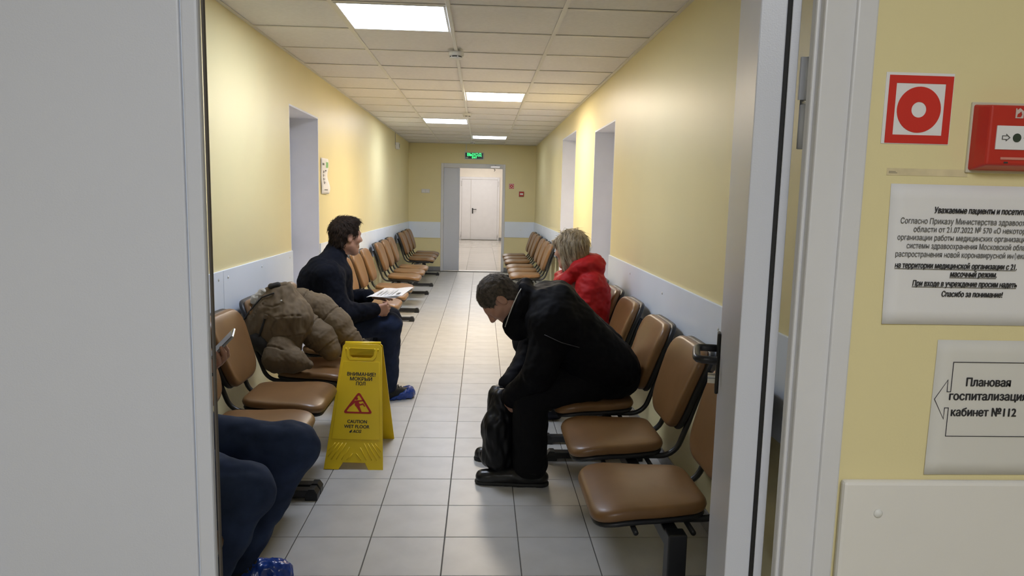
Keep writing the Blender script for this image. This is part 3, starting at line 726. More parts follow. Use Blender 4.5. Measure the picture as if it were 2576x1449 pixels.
# ================================================================== WET FLOOR SIGN
ws = empty('wet_floor_sign', (-0.645, 3.80, 0)); tag(ws, 'yellow folding wet floor caution sign standing on the tiles', 'floor sign')
ZT = 0.618
def panel_frame(sgn):   # local x across, local y up the panel, local z outwards
    base = Vector((-0.645, 3.565 if sgn < 0 else 4.045, 0.0)); top = Vector((-0.632, 3.792 if sgn < 0 else 3.816, ZT))
    yv = (top - base).normalized(); xv = Vector((1, 0.0, 0)) * (1 if sgn < 0 else -1); xv = (xv - yv * xv.dot(yv)).normalized(); zv = xv.cross(yv)
    return Matrix(((xv.x, yv.x, zv.x, base.x), (xv.y, yv.y, zv.y, base.y), (xv.z, yv.z, zv.z, base.z), (0, 0, 0, 1))), (top - base).length
for sgn in (-1, 1):
    M, LL = panel_frame(sgn)
    hwb, hwt = 0.152, 0.103
    hw_ = lambda t_: hwb + (hwt - hwb) * t_ / LL
    out = [(-hwb, 0), (-0.078, 0), (-0.058, 0.036), (0.058, 0.036), (0.078, 0), (hwb, 0), (hwt, LL - 0.012), (hwt - 0.012, LL), (-hwt + 0.012, LL), (-hwt, LL - 0.012)]
    slot = [(-0.064, LL - 0.026), (0.064, LL - 0.026), (0.064, LL - 0.058), (0.050, LL - 0.074), (-0.050, LL - 0.074), (-0.064, LL - 0.058)]
    pn = flat_shape('front_panel' if sgn < 0 else 'back_panel', [out, slot], 0.003, M, M_YPL, ws, 0.0012)
    rim = []
    y0, y1 = 0.155, LL - 0.095
    ra = [(-hw_(y0) + 0.016, y0), (hw_(y0) - 0.016, y0), (hw_(y1) - 0.014, y1), (-hw_(y1) + 0.014, y1)]
    cx_, cy_ = 0, (y0 + y1) / 2
    rb = [(x * 0.966, cy_ + (y - cy_) * 0.985) for x, y in ra]
    flat_shape('raised_panel', [ra], 0.0022, M @ Matrix.Translation((0, 0, 0.0035)), M_YPL, pn, 0.0012)
    sl2 = [[(x * 1.22, LL - 0.048 + (y - (LL - 0.048)) * 1.32 - 0.006) for x, y in slot], [(x * 1.04, LL - 0.048 + (y - (LL - 0.048)) * 1.12) for x, y in slot]]
    flat_shape('handle_rim', sl2, 0.003, M @ Matrix.Translation((0, 0, 0.003)), M_YPL, pn, 0.001)
    for k in range(6):
        for s in (-1, 1):
            xa = s * (0.006 + 0.0); b0 = 0.045 + k * 0.0185
            xo = s * min(0.118, 0.008 + 0.0)
            p0 = Vector((s * 0.010, 0.048 + k * 0.017, 0.0042)); p1 = Vector((s * (0.032 + 0.0), 0.0, 0))
            p0 = Vector((s * (0.008 + k * 0.019), 0.135 - (0.052 if k == 0 else 0.022 if k == 1 else 0), 0.0042)); p1 = Vector((s * (0.008 + k * 0.019 + 0.030 + 0.008 * k), 0.048, 0.0042))
            lim = hw_(p1.y) - 0.012
            if abs(p1.x) > lim:
                tt = (lim - abs(p0.x)) / (abs(p1.x) - abs(p0.x)); p1 = p0.lerp(p1, tt)
            MB().tube([M @ p0, M @ p1], 0.0026, 6).build('chevron_rib', M_YPL, pn, True)
    for s in (-1, 1):
        for q in (0.068, 0.086):
            MB().tube([M @ Vector((s * q, LL - 0.022, 0.004)), M @ Vector((s * q, LL - 0.036, 0.004))], 0.004, 8).build('hinge_lug', M_YPL, pn, True)
    if sgn < 0:
        T = lambda x, y: M @ Matrix.Translation((x, y, 0.0072))
        for s, y, sz, fit in (('ВНИМАНИЕ!', 0.487, 0.026, 0.150), ('МОКРЫЙ', 0.462, 0.026, 0.116), ('ПОЛ', 0.437, 0.026, 0.048)):
            text(s, sz, T(0.006, y), M_INK, pn, align='CENTER', bold=0.034, fit=fit)
        for s, y, sz, fit in (('CAUTION', 0.238, 0.024, 0.102), ('WET FLOOR', 0.212, 0.024, 0.132)):
            text(s, sz, T(0.002, y), M_INK, pn, align='CENTER', bold=0.032, fit=fit)
        text('ACG', 0.022, T(-0.018, 0.188), M_INK, pn, align='LEFT', bold=0.034, shear=0.3, fit=0.046)
        flat_shape('drop_logo', [[(-0.034, 0.1885), (-0.029, 0.1875), (-0.0235, 0.190), (-0.022, 0.195), (-0.021, 0.204), (-0.027, 0.2005), (-0.033, 0.196), (-0.0355, 0.192)]], 0.0002, T(0, 0), M_INK, pn)
        MR = mat('dark_red_print', (0.42, 0.016, 0.012), 0.5)
        def tri(s, r, n=6):
            P = [(0, 0.405), (-0.078, 0.288), (0.082, 0.288)]; c = (0.002, 0.327); o = []
            P = [(c[0] + (x - c[0]) * s, c[1] + (y - c[1]) * s) for x, y in P]
            for i in range(3):
                p, a, b = Vector(P[i]), Vector(P[i - 1]), Vector(P[(i + 1) % 3]); st = p + (a - p).normalized() * r * 1.6; en = p + (b - p).normalized() * r * 1.6
                for k in range(n + 1):
                    t_ = k / n; q = st * (1 - t_) ** 2 + p * 2 * t_ * (1 - t_) + en * t_ ** 2; o.append((q.x, q.y))
            return o
        flat_shape('warning_triangle', [tri(1.0, 0.013), tri(0.765, 0.006)], 0.0003, T(0, 0), MR, pn)
        fig = flat_shape('slipping_figure', [circle(0.0078, 24, -0.010, 0.366)], 0.0003, T(0, 0), MR, pn)
        flat_shape('figure_body', [[(-0.020, 0.355), (-0.004, 0.3575), (0.030, 0.3605), (0.031, 0.3545), (0.004, 0.3500), (0.004, 0.3435), (0.012, 0.3385), (0.026, 0.3435), (0.039, 0.3270), (0.034, 0.3240), (0.0245, 0.3345), (0.012, 0.3300), (0.0085, 0.3270), (0.0225, 0.2960), (0.0185, 0.2925), (0.0125, 0.2945), (-0.006, 0.3200), (-0.017, 0.3315), (-0.0165, 0.3445), (-0.040, 0.3225), (-0.0445, 0.3255)]], 0.0003, T(0, 0), MR, fig)
MB().tube([(-0.632 - 0.095, 3.804, ZT + 0.001), (-0.632 + 0.095, 3.804, ZT + 0.001)], 0.013, 12).build('hinge_bar', M_YPL, ws, True)

# ================================================================== SOFT BODIES (distance fields turned into meshes)
class SDF:
    def __init__(s, lo, hi, h):
        s.lo = np.array(lo, float); s.h = h
        s.n = np.ceil((np.array(hi, float) - s.lo) / h).astype(int) + 1
        s.d = np.full(s.n, 0.06, np.float32)
    def _sub(s, lo, hi, m):
        i0 = np.clip(np.floor((np.array(lo) - m - s.lo) / s.h).astype(int), 0, s.n - 1); i1 = np.clip(np.ceil((np.array(hi) + m - s.lo) / s.h).astype(int) + 1, 1, s.n)
        ax = [(s.lo[k] + s.h * np.arange(i0[k], i1[k])).astype(np.float32) for k in range(3)]
        return tuple(slice(i0[k], i1[k]) for k in range(3)), ax[0][:, None, None], ax[1][None, :, None], ax[2][None, None, :]
    def put(s, fn, lo, hi, k, op):
        sl, X, Y, Z = s._sub(lo, hi, 0.06)
        if min(s.d[sl].shape) == 0: return
        b = fn(X, Y, Z); a = s.d[sl]
        if op == 'u':
            if k <= 0: s.d[sl] = np.minimum(a, b)
            else:
                h = np.clip(0.5 + 0.5 * (b - a) / k, 0, 1); s.d[sl] = b * (1 - h) + a * h - k * h * (1 - h)
        else:
            h = np.clip(0.5 + 0.5 * (-b - a) / k, 0, 1)
            s.d[sl] = a * (1 - h) + (-b) * h + k * h * (1 - h)
    def cone(s, p, q, r1, r2, k=0.02, puff=0, amp=0.0, op='u', flat=None):
        """tapered capsule; puff = number of quilted swellings; flat = (axis, factor) squashes it along a direction"""
        p = np.array(p, float); q = np.array(q, float); ba = q - p; L2 = float(ba @ ba) + 1e-9
        fx = None
        if flat: fx = np.array(flat[0], float); fx /= np.linalg.norm(fx)
        def fn(X, Y, Z):
            dx, dy, dz = X - p[0], Y - p[1], Z - p[2]
            t = np.clip((dx * ba[0] + dy * ba[1] + dz * ba[2]) / L2, 0, 1)
            ex, ey, ez = dx - t * ba[0], dy - t * ba[1], dz - t * ba[2]
            g = 1.0
            if fx is not None:
                c = (ex * fx[0] + ey * fx[1] + ez * fx[2]) * (flat[1] - 1); ex, ey, ez = ex + c * fx[0], ey + c * fx[1], ez + c * fx[2]; g = 1 / max(1.0, flat[1])
            r = r1 + (r2 - r1) * t
            if puff: r = r * (1 - amp + amp * (np.abs(np.sin(PI * t * puff)) + 0.004) ** 0.16)
            return ((np.sqrt(ex * ex + ey * ey + ez * ez) - r) * (1 if g == 1 else 0.8)).astype(np.float32)
        R = max(r1, r2) * (1.0 if not flat else max(1.0, 1 / flat[1]))
        s.put(fn, np.minimum(p, q) - R, np.maximum(p, q) + R, k, op); return s
    def ell(s, c, r, M=None, k=0.02, op='u'):
        c = np.array(c, float); r = np.array(r, float); M = np.eye(3) if M is None else np.array(M, float)   # columns of M: local axes
        def fn(X, Y, Z):
            d = (X - c[0], Y - c[1], Z - c[2])
            l = [(d[0] * M[0, i] + d[1] * M[1, i] + d[2] * M[2, i]) / r[i] for i in range(3)]
            k0 = np.sqrt(l[0] ** 2 + l[1] ** 2 + l[2] ** 2) + 1e-6
            k1 = np.sqrt((l[0] / r[0]) ** 2 + (l[1] / r[1]) ** 2 + (l[2] / r[2]) ** 2) + 1e-6
            return (k0 * (k0 - 1) / k1).astype(np.float32)
        R = r.max(); s.put(fn, c - R, c + R, k, op); return s
    def plane_cut(s, p, n):      # keep the side against n
        p = np.array(p, float); n = np.array(n, float); n /= np.linalg.norm(n)
        ax = [(s.lo[k] + s.h * np.arange(s.n[k])).astype(np.float32) for k in range(3)]
        d = (ax[0][:, None, None] - p[0]) * n[0] + (ax[1][None, :, None] - p[1]) * n[1] + (ax[2][None, None, :] - p[2]) * n[2]
        s.d = np.maximum(s.d, d.astype(np.float32)); return s
    def mesh(s, name):
        d = s.d
        for k in range(3):
            i = [slice(None)] * 3; i[k] = 0; d[tuple(i)] = 0.05; i[k] = -1; d[tuple(i)] = 0.05
        ins = d < 0
        cs = np.zeros(tuple(np.array(d.shape) - 1), np.int8)
        offs = [(a, b, c) for a in (0, 1) for b in (0, 1) for c in (0, 1)]
        n0, n1, n2 = cs.shape
        for a, b, c in offs: cs += ins[a:a + n0, b:b + n1, c:c + n2]
        act = (cs > 0) & (cs < 8); idx = np.argwhere(act)
        vid = np.full(cs.shape, -1, np.int32); vid[act] = np.arange(len(idx))
        vals = np.stack([d[idx[:, 0] + a, idx[:, 1] + b, idx[:, 2] + c] for a, b, c in offs], 1)
        acc = np.zeros((len(idx), 3)); cnt = np.zeros(len(idx)); O = np.array(offs, float)
        for i in range(8):
            for j in range(i + 1, 8):
                if np.abs(O[i] - O[j]).sum() != 1: continue
                va, vb = vals[:, i], vals[:, j]; m = (va < 0) != (vb < 0)
                t = np.where(m, va / np.where(m, va - vb, 1), 0)
                acc[m] += (O[i] + t[:, None] * (O[j] - O[i]))[m]; cnt[m] += 1
        V = s.lo + s.h * (idx + acc / cnt[:, None])
        Fc = []
        for k in range(3):
            u, v = (k + 1) % 3, (k + 2) % 3
            i0 = [slice(1, -1)] * 3; i0[k] = slice(0, -1); i1 = list(i0); i1[k] = slice(1, None)
            A, B = ins[tuple(i0)], ins[tuple(i1)]
            for sg, mm in ((1, A & ~B), (-1, ~A & B)):
                e = np.argwhere(mm)
                if not len(e): continue
                base = e.copy(); base[:, u] += 1; base[:, v] += 1
                def g(du, dv):
                    q = base.copy(); q[:, u] -= du; q[:, v] -= dv
                    ok = q[:, 0], q[:, 1], q[:, 2]
                    return vid[ok]
                q = np.stack([g(1, 1), g(0, 1), g(0, 0), g(1, 0)], 1)
                Fc.append(q if sg > 0 else q[:, ::-1])
        Fc = np.concatenate(Fc); Fc = Fc[(Fc >= 0).all(1)]
        me = bpy.data.meshes.new(name)
        me.vertices.add(len(V)); me.vertices.foreach_set('co', V.astype(np.float32).ravel())
        me.loops.add(Fc.size); me.loops.foreach_set('vertex_index', Fc.astype(np.int32).ravel())
        me.polygons.add(len(Fc)); me.polygons.foreach_set('loop_start', np.arange(0, Fc.size, 4, dtype=np.int32))
        me.update(calc_edges=True); me.validate(); me.shade_smooth()
        return me
    def build(s, name, m, parent=None, folds=None):
        me = s.mesh(name)
        if folds: fold(me, folds)
        return mesh_obj(name, me, m, parent)

def fold(me, specs):
    """cloth folds and strands: push vertices along their normals by stretched noise. specs: (amp, (sx, sy, sz), M or None)"""
    n = len(me.vertices); co = np.empty(n * 3, np.float32); me.vertices.foreach_get('co', co); co = co.reshape(-1, 3)
    no = np.empty(n * 3, np.float32); me.vertices.foreach_get('normal', no); no = no.reshape(-1, 3)
    off = np.zeros(n)
    for amp, sc_, M in specs:
        p = co @ np.array(M) if M is not None else co
        p = p * np.array(sc_)
        off += amp * np.array([noise.noise(Vector(q)) for q in p.tolist()])
    co = co + no * off[:, None]
    me.vertices.foreach_set('co', co.astype(np.float32).ravel()); me.update()

def carve(me, lines, depth, width):
    """press stitched seams into a surface: vertices near each polyline sink along their normals"""
    n = len(me.vertices); co = np.empty(n * 3, np.float32); me.vertices.foreach_get('co', co); co = co.reshape(-1, 3)
    no = np.empty(n * 3, np.float32); me.vertices.foreach_get('normal', no); no = no.reshape(-1, 3); best = np.full(n, 1.0)
    for ln in lines:
        for a, b in zip(ln[:-1], ln[1:]):
            for k in range(8):
                q = np.array(a) + (np.array(b) - np.array(a)) * k / 8; best = np.minimum(best, np.sqrt(((co - q) ** 2).sum(1)))
    co = co - no * (depth * np.exp(-(best / width) ** 2) - 0.45 * depth * np.exp(-(best / (width * 4)) ** 2))[:, None]
    me.vertices.foreach_set('co', co.astype(np.float32).ravel()); me.update()

def frame3(f, u):
    f = Vector(f).normalized(); u = Vector(u); u = (u - f * u.dot(f)).normalized(); r = f.cross(u)
    return np.array([[r.x, f.x, u.x], [r.y, f.y, u.y], [r.z, f.z, u.z]])       # columns: right, forward, up

def head_prims(S, c, R, neck_base):
    c = np.array(c, float); P = lambda x, y, z: c + R @ np.array((x, y, z), float)
    S.ell(P(0, -0.012, 0.030), (0.075, 0.094, 0.086), R, 0.01)
    S.ell(P(0, 0.022, -0.035), (0.058, 0.068, 0.082), R, 0.03)
    S.ell(P(0, 0.066, -0.100), (0.024, 0.022, 0.020), R, 0.03)
    for s in (-1, 1):
        S.cone(P(s * 0.052, 0.0, -0.055), P(s * 0.016, 0.06, -0.100), 0.020, 0.018, 0.03)
        S.ell(P(s * 0.044, 0.062, -0.018), (0.022, 0.022, 0.020), R, 0.03)
        S.ell(P(s * 0.031, 0.097, 0.006), (0.017, 0.014, 0.011), R, 0.012, 's')
        S.ell(P(s * 0.031, 0.074, 0.005), (0.0125, 0.0125, 0.0125), R, 0.004)
        S.ell(P(s * 0.079, -0.010, -0.004), (0.008, 0.019, 0.032), R, 0.006)
        S.ell(P(s * 0.087, -0.006, 0.000), (0.006, 0.010, 0.018), R, 0.006, 's')
        S.ell(P(s * 0.012, 0.096, -0.030), (0.009, 0.011, 0.008), R, 0.008)
    S.cone(P(-0.036, 0.079, 0.026), P(0.036, 0.079, 0.026), 0.010, 0.010, 0.02)
    S.cone(P(0, 0.086, 0.018), P(0, 0.110, -0.024), 0.008, 0.0115, 0.014)
    S.cone(P(-0.020, 0.083, -0.057), P(0.020, 0.083, -0.057), 0.0065, 0.0065, 0.010); S.cone(P(-0.018, 0.084, -0.070), P(0.018, 0.084, -0.070), 0.0075, 0.0075, 0.010)
    S.cone(P(-0.022, 0.093, -0.0635), P(0.022, 0.093, -0.0635), 0.0022, 0.0022, 0.004, op='s')
    S.cone(P(0, -0.028, -0.060), neck_base, 0.054, 0.060, 0.03)

def eyes(c, R, parent):
    c = np.array(c, float)
    for s in (-1, 1):
        p = Vector(c + R @ np.array((s * 0.031, 0.0735, 0.005))); f = Vector(R @ np.array((0, 1.0, 0)))
        e = MB().lathe([(0.001, -0.0118), (0.008, -0.0085), (0.0118, 0.0), (0.0085, 0.0085), (0.001, 0.0118)], p, tuple(f), 14).build('eye', M_EYEW, parent, True)
        MB().lathe([(0.0055, 0.0), (0.0045, 0.0009), (0.0005, 0.0012)], p + f * 0.0108, tuple(f), 12).build('iris', M_IRIS, e, True)

def hand_prims(S, wrist, d, nrm, curl=(0.5, 0.6, 0.4), side=1, spread=0.03, thumb=(0.6, 0.5)):
    """d: direction of the fingers, nrm: direction the palm faces, side: +1 thumb along d x nrm"""
    w0 = Vector(wrist); d = Vector(d).normalized(); nrm = Vector(nrm); nrm = (nrm - d * nrm.dot(d)).normalized(); sd = d.cross(nrm) * side
    for i in range(4):
        o = (0.030 - 0.020 * i)
        S.cone(w0 + sd * o * 0.55, w0 + d * (0.088 - 0.006 * abs(i - 1)) + sd * o, 0.0145, 0.0115, 0.014)
    tips = []
    for i, L_ in enumerate((0.070, 0.078, 0.072, 0.056)):
        o = 0.030 - 0.020 * i
        p = w0 + d * (0.088 - 0.006 * abs(i - 1)) + sd * o; a = 0.0; dirv = d + sd * (spread * (1.5 - i))
        dirv.normalize(); r = 0.0098 - (0.0012 if i == 3 else 0)
        for kk, fr in enumerate((0.44, 0.32, 0.24)):
            a += curl[kk]; dv = dirv * math.cos(a) + nrm * math.sin(a); q = p + dv * L_ * fr
            S.cone(p, q, r, r * 0.90, 0.004); p = q; r *= 0.92
        tips.append(p)
    p = w0 + d * 0.022 + sd * 0.024; dv = (d * math.cos(thumb[0]) + sd * math.sin(thumb[0]) + nrm * 0.25).normalized(); q = p + dv * 0.042
    S.cone(p, q, 0.0145, 0.0115, 0.012); dv2 = (dv + d * 0.5 + nrm * thumb[1]).normalized(); p = q; q = p + dv2 * 0.032; S.cone(p, q, 0.0112, 0.0095, 0.006); q2 = q + (dv2 + nrm * 0.3).normalized() * 0.022; S.cone(q, q2, 0.0095, 0.0075, 0.005)
    return tips

def lims(pts, m=0.22):
    a = np.array([tuple(p) for p in pts]); return a.min(0) - m, a.max(0) + m

def body(J, parent, hR, hands, h=0.0048):
    """one continuous skin mesh: torso, limbs, head and hands"""
    S = SDF(*lims(J.values(), 0.24), h)
    k = 0.03
    S.cone(J['hipL'], J['hipR'], 0.085, 0.085, k)
    for s in 'LR':
        S.cone(J['hip' + s], Vector(J['chest']).lerp(Vector(J['sh' + s]), 0.45), 0.085, 0.085, k)
        S.cone(J['chest'], J['sh' + s], 0.07, 0.048, k); S.cone(J['sh' + s], J['el' + s], 0.046, 0.036, k); S.cone(J['el' + s], J['wr' + s], 0.036, 0.026, k)
        S.cone(J['hip' + s], J['kn' + s], 0.075, 0.050, k); S.cone(J['kn' + s], J['an' + s], 0.048, 0.034, k); S.cone((J['an' + s][0], J['an' + s][1], 0.055), J['toe' + s], 0.024, 0.016, 0.01)
    S.cone(J['chest'], J['neck'], 0.075, 0.055, k)
    head_prims(S, J['head'], hR, J['neck'])
    for hnd in hands: hand_prims(S, **hnd)
    S.plane_cut((0, 0, 0.012), (0, 0, -1))
    return S.build('body', M_SKIN, parent)

def shoe(an, toe, parent, m, name='shoe', sole=None, grow=0.0):
    an = Vector(an); toe = Vector(toe); d = Vector((toe.x - an.x, toe.y - an.y, 0)).normalized(); heel = an - d * 0.055
    S = SDF(*lims([an, toe, heel], 0.14), 0.005)
    g = grow
    S.cone((heel.x, heel.y, 0.042), (an.x + d.x * 0.05, an.y + d.y * 0.05, 0.050), 0.040 + g, 0.042 + g, 0.02)
    S.cone((an.x + d.x * 0.04, an.y + d.y * 0.04, 0.050), (toe.x, toe.y, 0.034), 0.044 + g, 0.036 + g, 0.02, flat=((d.y, -d.x, 0), 0.88))
    S.cone((an.x, an.y, 0.05), (an.x, an.y, 0.11), 0.042 + g, 0.044 + g, 0.02)
    S.plane_cut((0, 0, 0.002), (0, 0, -1)); S.plane_cut((0, 0, 0.118), (0, 0, 1))
    o = S.build(name, m, parent, [(0.002, (30, 30, 60), None)] if not grow else [(0.006, (38, 38, 22), None), (0.003, (90, 90, 40), None)])
    if sole:
        S = SDF(*lims([an, toe, heel], 0.12), 0.005)
        S.cone((heel.x, heel.y, 0.010), (an.x + d.x * 0.05, an.y + d.y * 0.05, 0.010), 0.043, 0.040, 0.02); S.cone((an.x + d.x * 0.05, an.y + d.y * 0.05, 0.010), (toe.x, toe.y, 0.010), 0.042, 0.040, 0.02)
        S.plane_cut((0, 0, 0.0015), (0, 0, -1)); S.plane_cut((0, 0, 0.020), (0, 0, 1)); S.build('sole', sole, o)
    return o

def trousers(J, parent, m, r=(0.105, 0.095, 0.076, 0.068, 0.058), folds=None, h=0.007, hem=0.085):
    S = SDF(*lims([J[a + s] for a in ('hip', 'kn', 'an') for s in 'LR'], 0.2), h)
    S.cone(J['hipL'], J['hipR'], r[0], r[0], 0.04)
    for s in 'LR':
        S.cone(J['hip' + s], J['kn' + s], r[1], r[2], 0.03); S.cone(J['kn' + s], J['an' + s], r[2], r[4], 0.025)
        kn = Vector(J['kn' + s]); S.cone(kn.lerp(Vector(J['an' + s]), 0.35), J['an' + s], r[3], r[4], 0.02)
    S.plane_cut((0, 0, hem), (0, 0, -1))
    return S.build('trousers', m, parent, folds or [(0.010, (9, 9, 9), None), (0.005, (24, 24, 24), None)])

def hair(J, R, parent, m, name='hair', extra=None, amp=0.006, cut=None, h=0.0045, strand=(120, 35, 35)):
    c = np.array(J['head'], float); P = lambda x, y, z: c + R @ np.array((x, y, z), float)
    S = SDF(c - 0.21, c + 0.21, h)
    S.ell(P(0, -0.018, 0.036), (0.083, 0.100, 0.093), R, 0.01)
    S.ell(P(0, -0.052, -0.030), (0.068, 0.056, 0.070), R, 0.02)
    if extra: extra(S, P)
    # the face and the ears stay free
    S.ell(P(0, 0.105, -0.055), (0.10, 0.085, 0.105), R, 0.012, 's')
    for s in (-1, 1):
        if cut != 'long': S.ell(P(s * 0.085, 0.004, -0.025), (0.030, 0.030, 0.050), R, 0.010, 's')
    S.ell(P(0, 0.118, 0.045), (0.070, 0.042, 0.055), R, 0.012, 's')
    return S.build(name, m, parent, [(amp, strand, R), (amp * 0.7, tuple(2 * q for q in strand), R)])

def strands(ho, c, R, m, n=900, length=0.03, lift=0.25, width=0.0016, top_fwd=0.6, seed=1, jit=0.22, part=4):
    """locks of hair lying on the hair volume, combed by a simple flow"""
    rg = random.Random(seed); me = ho.data; c = Vector(c); RM = Matrix(R.tolist()); RI = RM.transposed(); vs = me.vertices; mb = MB()
    for k in range(n):
        v = vs[rg.randrange(len(vs))]; l = RI @ (v.co - c); nl = RI @ v.normal
        if nl.z < -0.55: continue
        topness = max(0.0, min(1.0, (nl.z - 0.15) / 0.6))
        fl = Vector((nl.x * 0.4, -0.35, -1.0)) * (1 - topness) + Vector((l.x * part, top_fwd, -0.1)) * topness
        fl += Vector((rg.gauss(0, jit), rg.gauss(0, jit), rg.gauss(0, jit)))
        fl = (fl - nl * fl.dot(nl)).normalized(); sd = fl.cross(nl).normalized(); L_ = length * rg.uniform(0.6, 1.25); lf = lift * rg.uniform(0.3, 1.4); w_ = width * rg.uniform(0.7, 1.5)
        P = [l - nl * 0.002, l + fl * L_ * 0.5 + nl * (0.0015 + lf * L_ * 0.35), l + fl * L_ + nl * lf * L_ * 0.5]
        W = [w_, w_ * 0.8, 0.0002]; q = []
        for p_, ww in zip(P, W): q += [c + RM @ (p_ - sd * ww), c + RM @ (p_ + nl * ww * 0.8), c + RM @ (p_ + sd * ww)]
        mb.add(q, [(0, 1, 4, 3), (1, 2, 5, 4), (3, 4, 7, 6), (4, 5, 8, 7)])
    o = mb.build('hair_strands', m, ho, True); o['kind'] = 'stuff'; return o

# ================================================================== PEOPLE
def person(loc, label):
    o = empty('person', loc); tag(o, label, 'person'); return o
FOLD = [(0.012, (7, 7, 7), None), (0.006, (18, 18, 18), None), (0.003, (40, 40, 40), None)]

# ---- bent man in black on the right bench
p = person((0.5, 3.5, 0), 'bent-over person in black coat and black trousers sitting on the right bench')
J = dict(hipL=(0.68, 3.40, 0.565), hipR=(0.68, 3.63, 0.565), chest=(0.335, 3.51, 0.80), neck=(0.215, 3.51, 0.885), head=(0.098, 3.50, 0.918), shL=(0.335, 3.32, 0.79), shR=(0.335, 3.71, 0.79),
         elL=(0.285, 3.29, 0.60), elR=(0.285, 3.72, 0.60), wrL=(0.180, 3.39, 0.455), wrR=(0.165, 3.60, 0.455), knL=(0.255, 3.38, 0.455), knR=(0.235, 3.68, 0.455), anL=(0.262, 3.38, 0.11), anR=(0.24, 3.70, 0.11), toeL=(0.028, 3.40, 0.036), toeR=(0.02, 3.72, 0.035))
R = frame3((-0.50, -0.04, -0.86), (-0.86, 0.0, 0.50))
body(J, p, R, [dict(wrist=J['wrL'], d=(-0.25, 0.25, -0.9), nrm=(0.2, 0.9, 0.2), side=-1, curl=(0.7, 0.8, 0.5)), dict(wrist=J['wrR'], d=(-0.2, -0.3, -0.9), nrm=(0.2, -0.9, 0.2), side=1, curl=(0.7, 0.8, 0.5))])
eyes(J['head'], R, p)
strands(hair(J, R, p, M_HAIRG, amp=0.003), J['head'], R, M_HAIRG, 3000, 0.013, 0.22, 0.0010, 0.8)
S = SDF((-0.05, 3.05, 0.30), (1.0, 3.95, 1.15), 0.0065)
for dy in (-0.10, 0.10):
    S.cone((0.625, 3.51 + dy * 1.1, 0.62), (0.385, 3.51 + dy, 0.835), 0.145, 0.150, 0.05); S.cone((0.655, 3.51 + dy * 1.15, 0.595), (0.58, 3.51 + dy, 0.63), 0.132, 0.14, 0.05)
S.cone((0.36, 3.36, 0.82), (0.36, 3.66, 0.82), 0.130, 0.130, 0.05)
S.cone((0.40, 3.42, 0.94), (0.40, 3.60, 0.94), 0.068, 0.068, 0.04); S.cone((0.30, 3.40, 0.93), (0.33, 3.62, 0.94), 0.060, 0.060, 0.03)   # folded hood
S.cone((0.245, 3.44, 0.945), (0.215, 3.58, 0.945), 0.050, 0.050, 0.02)
for s_, sh, el, wr in ((-1, J['shL'], J['elL'], J['wrL']), (1, J['shR'], J['elR'], J['wrR'])):
    S.cone(sh, el, 0.092, 0.080, 0.04); S.cone(el, Vector(wr) - (Vector(el) - Vector(wr)).normalized() * 0.01, 0.076, 0.056, 0.03)
    S.cone((0.232, 3.51 + s_ * 0.080, 0.965), (0.150, 3.51 + s_ * 0.086, 0.80), 0.036, 0.038, 0.02); S.cone((0.215, 3.51 + s_ * 0.07, 0.99), (0.23, 3.51, 1.0), 0.026, 0.026, 0.02)
S.cone((0.19, 3.42, 0.78), (0.21, 3.60, 0.78), 0.055, 0.055, 0.03)
S.ell(np.array(J['head']) + R @ np.array((0, 0.02, -0.01)), (0.084, 0.112, 0.120), R, 0.005, 's')
jk = S.build('jacket', M_BLACK, p, FOLD)
MB().tube([(0.205, 3.425, 0.992), (0.186, 3.402, 0.965), (0.163, 3.388, 0.915), (0.142, 3.384, 0.86), (0.124, 3.388, 0.80)], 0.0028, 6).build('pale_piping', M_MARK, jk, True)
MB().tube([(0.30, 3.205, 0.80), (0.38, 3.20, 0.765), (0.47, 3.235, 0.735)], 0.0020, 6).build('pocket_zip', mat('dark_grey_zip', (0.05, 0.05, 0.055), 0.4), jk, True)
trousers(J, p, M_BTROUS, (0.115, 0.105, 0.088, 0.082, 0.080), hem=0.05)
for s_ in 'LR': shoe(J['an' + s_], J['toe' + s_], p, M_SHOE, sole=M_SEAL)

S = SDF((-0.08, 3.15, 0.0), (0.32, 3.90, 0.60), 0.006)
S.cone((0.115, 3.46, 0.43), (0.100, 3.44, 0.28), 0.040, 0.075, 0.03); S.cone((0.105, 3.43, 0.30), (0.108, 3.43, 0.12), 0.082, 0.080, 0.03); S.cone((0.11, 3.56, 0.40), (0.11, 3.56, 0.14), 0.06, 0.080, 0.03); S.cone((0.06, 3.50, 0.10), (0.10, 3.56, 0.09), 0.05, 0.06, 0.03)
S.plane_cut((0, 0, 0.004), (0, 0, -1)); S.plane_cut((0.186, 0, 0), (1, 0, 0))
o = S.build('plastic_bag', M_BAG, None, [(0.016, (9, 9, 4), None), (0.009, (24, 24, 10), None), (0.005, (50, 50, 22), None)])
tag(o, 'crumpled black plastic bag held between the legs of the bent person', 'bag')

